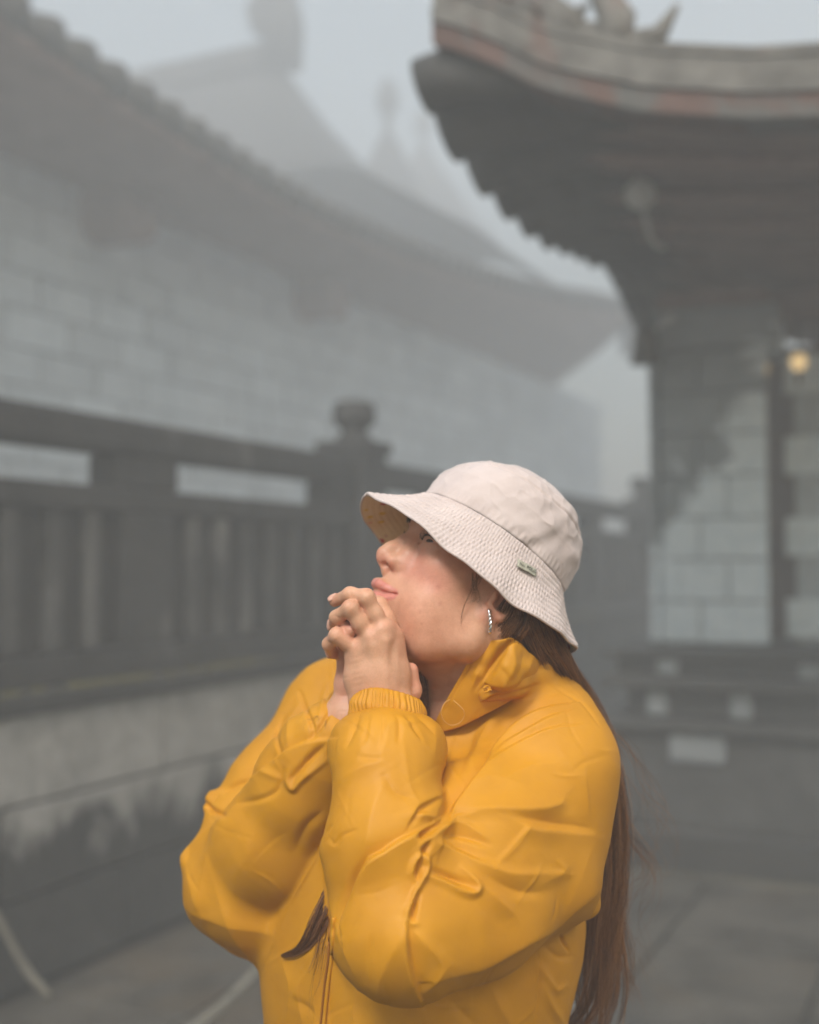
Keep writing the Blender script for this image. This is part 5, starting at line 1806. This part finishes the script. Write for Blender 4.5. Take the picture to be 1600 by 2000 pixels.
# ---- hair
def hair_mat(name, cols):
    m, nt, b = base_mat(name, 0.42, 0.3)
    a = nd(nt, 'ShaderNodeAttribute', attribute_name='strand')
    c = ramp(nt, a.outputs['Fac'], cols)
    nt.links.new(c, b.inputs['Base Color'])
    b.inputs['Anisotropic'].default_value = 0.6
    return m
HAIR = hair_mat('hair_brown', [(0.0, (0.050, 0.023, 0.011)), (0.45, (0.18, 0.080, 0.034)), (0.75, (0.35, 0.165, 0.072)), (1.0, (0.58, 0.32, 0.15))])
def hair_locks(name, bundles, seed=1, sides=3, m=20, label=None):
    rng = np.random.RandomState(seed)
    VV, FF, AA = [], [], []
    base = 0
    for guide, n, thick, frizz in bundles:
        G = spline(np.array([list(at(g[0], g[1], g[2])) + [g[3], g[4]] for g in guide]), m)
        C = G[:, :3]
        T = np.gradient(C, axis=0)
        T /= np.linalg.norm(T, axis=1)[:, None]
        side = np.cross(T, (0, 1, 0)); side /= np.linalg.norm(side, axis=1)[:, None]
        dep = np.cross(T, side)
        ncl = max(2, n // 9)
        cl = rng.uniform(-1, 1, (ncl, 2))
        clw = rng.uniform(0, 2 * math.pi, (ncl, 2))
        for _ in range(n):
            q = rng.randint(ncl)
            o = cl[q] + rng.randn(2) * 0.16
            t = np.linspace(0, 1, m)
            end = rng.uniform(0.72, 1.0) if rng.rand() < 0.5 else 1.0
            tt = t * end
            idx = tt * (m - 1)
            i0 = np.minimum(idx.astype(int), m - 2)
            fr = (idx - i0)[:, None]
            lerp = lambda A: A[i0] * (1 - fr) + A[i0 + 1] * fr
            c, sd, dp = lerp(C), lerp(side), lerp(dep)
            wx, wd = lerp(G[:, 3:4])[:, 0], lerp(G[:, 4:5])[:, 0]
            wig = (0.10 + 0.22 * tt) * np.sin(tt * 8 + clw[q, 0]) + frizz * np.sin(tt * rng.uniform(4, 13) + rng.uniform(0, 6))
            wig2 = (0.10 + 0.22 * tt) * np.sin(tt * 7 + clw[q, 1]) + frizz * np.sin(tt * rng.uniform(4, 13) + rng.uniform(0, 6))
            p = c + sd * ((o[0] + wig * tt * 2) * wx)[:, None] + dp * ((o[1] + wig2 * tt * 2) * wd)[:, None]
            rad = thick * (1 - 0.85 * t ** 2.0)
            col = np.clip(0.45 + 0.22 * rng.randn() + 0.12 * math.sin(clw[q, 0]), 0, 1)
            tg = np.gradient(p, axis=0); tg /= np.linalg.norm(tg, axis=1)[:, None] + 1e-9
            s1 = np.cross(tg, (0.2, 1, 0.1)); s1 /= np.linalg.norm(s1, axis=1)[:, None]
            s2 = np.cross(tg, s1)
            ring = np.stack([p + (s1 * math.cos(2 * math.pi * k / sides) + s2 * math.sin(2 * math.pi * k / sides)) * rad[:, None] for k in range(sides)], 1)
            VV.append(ring.reshape(-1, 3))
            ii = np.arange(m - 1)[:, None] * sides
            kk = np.arange(sides)[None, :]
            k2 = (kk + 1) % sides
            FF.append((np.stack([ii + kk, ii + k2, ii + sides + k2, ii + sides + kk], -1).reshape(-1, 4)) + base)
            AA.append(np.full(m * sides, col))
            base += m * sides
    me = np_mesh(np.concatenate(VV), np.concatenate(FF), name)
    a = me.attributes.new('strand', 'FLOAT', 'POINT')
    a.data.foreach_set('value', np.concatenate(AA).astype(np.float32))
    o = child(name, me, HAIR)
    if label:
        o['label'] = label
    return o
M_ = lambda px: px * 0.00052
# behind the ear and neck, down the back, out below the arm
back = [
    # over the nape and the back
    ([(1010, 1130, 1.21, .022, .03), (1030, 1215, 1.205, .022, .03), (1062, 1275, 1.225, .020, .03), (1102, 1345, 1.275, .018, .03), (1152, 1440, 1.305, .016, .03), (1182, 1560, 1.315, .016, .03), (1184, 1700, 1.31, .016, .03), (1168, 1800, 1.30, .018, .03), (1160, 1880, 1.295, .016, .03), (1150, 1960, 1.29, .014, .03)], 900, 0.00024, 0.10),
    ([(1030, 1180, 1.215, .012, .03), (1066, 1245, 1.220, .013, .03), (1108, 1312, 1.250, .011, .025), (1154, 1385, 1.285, .012, .025), (1192, 1490, 1.30, .010, .02), (1202, 1620, 1.305, .010, .02), (1196, 1760, 1.30, .010, .02), (1188, 1860, 1.30, .010, .02), (1184, 1950, 1.30, .008, .02)], 460, 0.00024, 0.10),
    # behind the ear, down inside the collar
    ([(1008, 1178, 1.160, .012, .008), (998, 1208, 1.153, .018, .008), (980, 1232, 1.158, .016, .008), (978, 1258, 1.176, .018, .008), (988, 1320, 1.222, .022, .012)], 760, 0.00024, 0.06),
    ([(1020, 1180, 1.175, .014, .010), (1035, 1235, 1.175, .016, .012), (1058, 1285, 1.200, .014, .014), (1092, 1335, 1.26, .012, .02), (1140, 1420, 1.31, .012, .02)], 520, 0.00024, 0.06),
    ([(930, 1190, 1.26, .03, .03), (880, 1300, 1.30, .03, .02), (850, 1400, 1.30, .03, .02), (840, 1480, 1.29, .03, .02)], 420, 0.00028, 0.08),
    # ends below the arm: separate locks
    ([(1160, 1780, 1.295, .006, .01), (1134, 1850, 1.29, .006, .01), (1136, 1930, 1.285, .005, .01), (1142, 1990, 1.28, .004, .01), (1150, 2040, 1.28, .003, .01)], 60, 0.00022, 0.10),
    ([(1168, 1790, 1.30, .007, .01), (1160, 1880, 1.29, .007, .01), (1146, 1950, 1.285, .006, .01), (1110, 2010, 1.28, .005, .01), (1090, 2040, 1.28, .003, .01)], 130, 0.00022, 0.10),
    ([(1178, 1790, 1.30, .007, .01), (1176, 1890, 1.29, .007, .01), (1162, 1960, 1.285, .005, .01), (1120, 2020, 1.28, .005, .01), (1100, 2050, 1.28, .004, .01)], 130, 0.00022, 0.10),
    ([(1186, 1780, 1.30, .006, .01), (1182, 1900, 1.29, .006, .01), (1176, 1980, 1.285, .005, .01), (1160, 2050, 1.28, .004, .01)], 90, 0.00022, 0.10),
    ([(1192, 1760, 1.305, .006, .01), (1200, 1880, 1.295, .006, .01), (1196, 1950, 1.29, .005, .01), (1176, 2040, 1.285, .004, .01)], 110, 0.00022, 0.10),
    ([(1196, 1720, 1.31, .006, .01), (1212, 1830, 1.31, .005, .01), (1224, 1920, 1.31, .004, .01), (1216, 1980, 1.31, .003, .01), (1200, 2030, 1.31, .003, .01)], 40, 0.00022, 0.15),
]
def on_cloth(px, py, lift):
    p = hit(JACKET_BVH, min(px, 612) if py > 1600 else px, py, lift)
    return 1.3 if p is None else float(p[1])
front = [
    ([(720, 1310, 1.235, .004, .006), (692, 1360, 1.232, .008, .006), (668, 1405, 1.222, .011, .005), (652, 1440, 1.212, .012, .005), (645, 1500, 1.20, .012, .005)], 300, 0.00024, 0.06),
    ([(684, 1640, 1.185, .008, .006), (668, 1700, 1.180, .010, .005)] + [(x, y, on_cloth(x, y, .007), w, d) for x, y, w, d in ((648, 1750, .0088, .003), (628, 1794, .0082, .003), (604, 1834, .0055, .002), (578, 1858, .0030, .002), (550, 1867, .0012, .001))], 320, 0.00024, 0.05),
    ([(646, 1745, 1.180, .004, .003)] + [(x, y, on_cloth(x, y, .006), .004, .002) for x, y in ((634, 1800), (622, 1850), (612, 1895), (606, 1905))], 10, 0.00024, 0.25),
    ([(650, 1770, 1.180, .003, .003)] + [(x, y, on_cloth(x, y, .006), .004, .002) for x, y in ((632, 1860), (618, 1930), (606, 1990))], 4, 0.00020, 0.2),
    ([(715, 1290, 1.225, .004, .004)] + [(x, y, on_cloth(x, y, .006), w, .003) for x, y, w in ((655, 1360, .006), (632, 1400, .010), (614, 1440, .010))], 10, 0.00020, 0.12),
    ([(800, 1262, 1.20, .006, .006), (808, 1300, 1.205, .008, .006), (822, 1370, 1.205, .008, .006), (838, 1420, 1.20, .006, .006)], 110, 0.00022, 0.10),
]
hair_locks('hair', back + front, 3, 3, 22, 'long straight brown hair falling behind the shoulder')
# loose hairs: at the temple and blown out behind the back
wisps = [
    ([(918, 1118, 1.145, .004, .002), (916, 1150, 1.142, .004, .002), (902, 1185, 1.140, .003, .002), (895, 1215, 1.141, .003, .002), (899, 1236, 1.143, .003, .002)], 5, 0.00017, 0.2),
    ([(920, 1120, 1.145, .006, .002), (924, 1150, 1.140, .005, .002), (932, 1175, 1.137, .003, .002), (942, 1192, 1.137, .003, .002)], 4, 0.00016, 0.2),
    ([(930, 1120, 1.142, .008, .002), (922, 1150, 1.140, .008, .002), (915, 1180, 1.140, .006, .002)], 26, 0.00014, 0.2),
    ([(1150, 1400, 1.27, .01, .02), (1205, 1470, 1.33, .02, .03), (1240, 1560, 1.36, .022, .03), (1262, 1650, 1.37, .02, .03), (1250, 1720, 1.37, .02, .03)], 28, 0.00020, 0.5),
    ([(1180, 1520, 1.30, .01, .02), (1225, 1620, 1.35, .02, .03), (1268, 1700, 1.37, .02, .03), (1225, 1800, 1.36, .02, .03), (1245, 1920, 1.35, .02, .03)], 28, 0.00020, 0.5),
    ([(1195, 1700, 1.31, .008, .02), (1225, 1830, 1.34, .01, .02), (1235, 1900, 1.35, .01, .02), (1250, 1960, 1.35, .01, .02)], 40, 0.00024, 0.3),
]
hair_locks('temple_hair', wisps[:3], 8, 3, 24)
hair_locks('loose_hair', wisps[3:], 8, 3, 24)
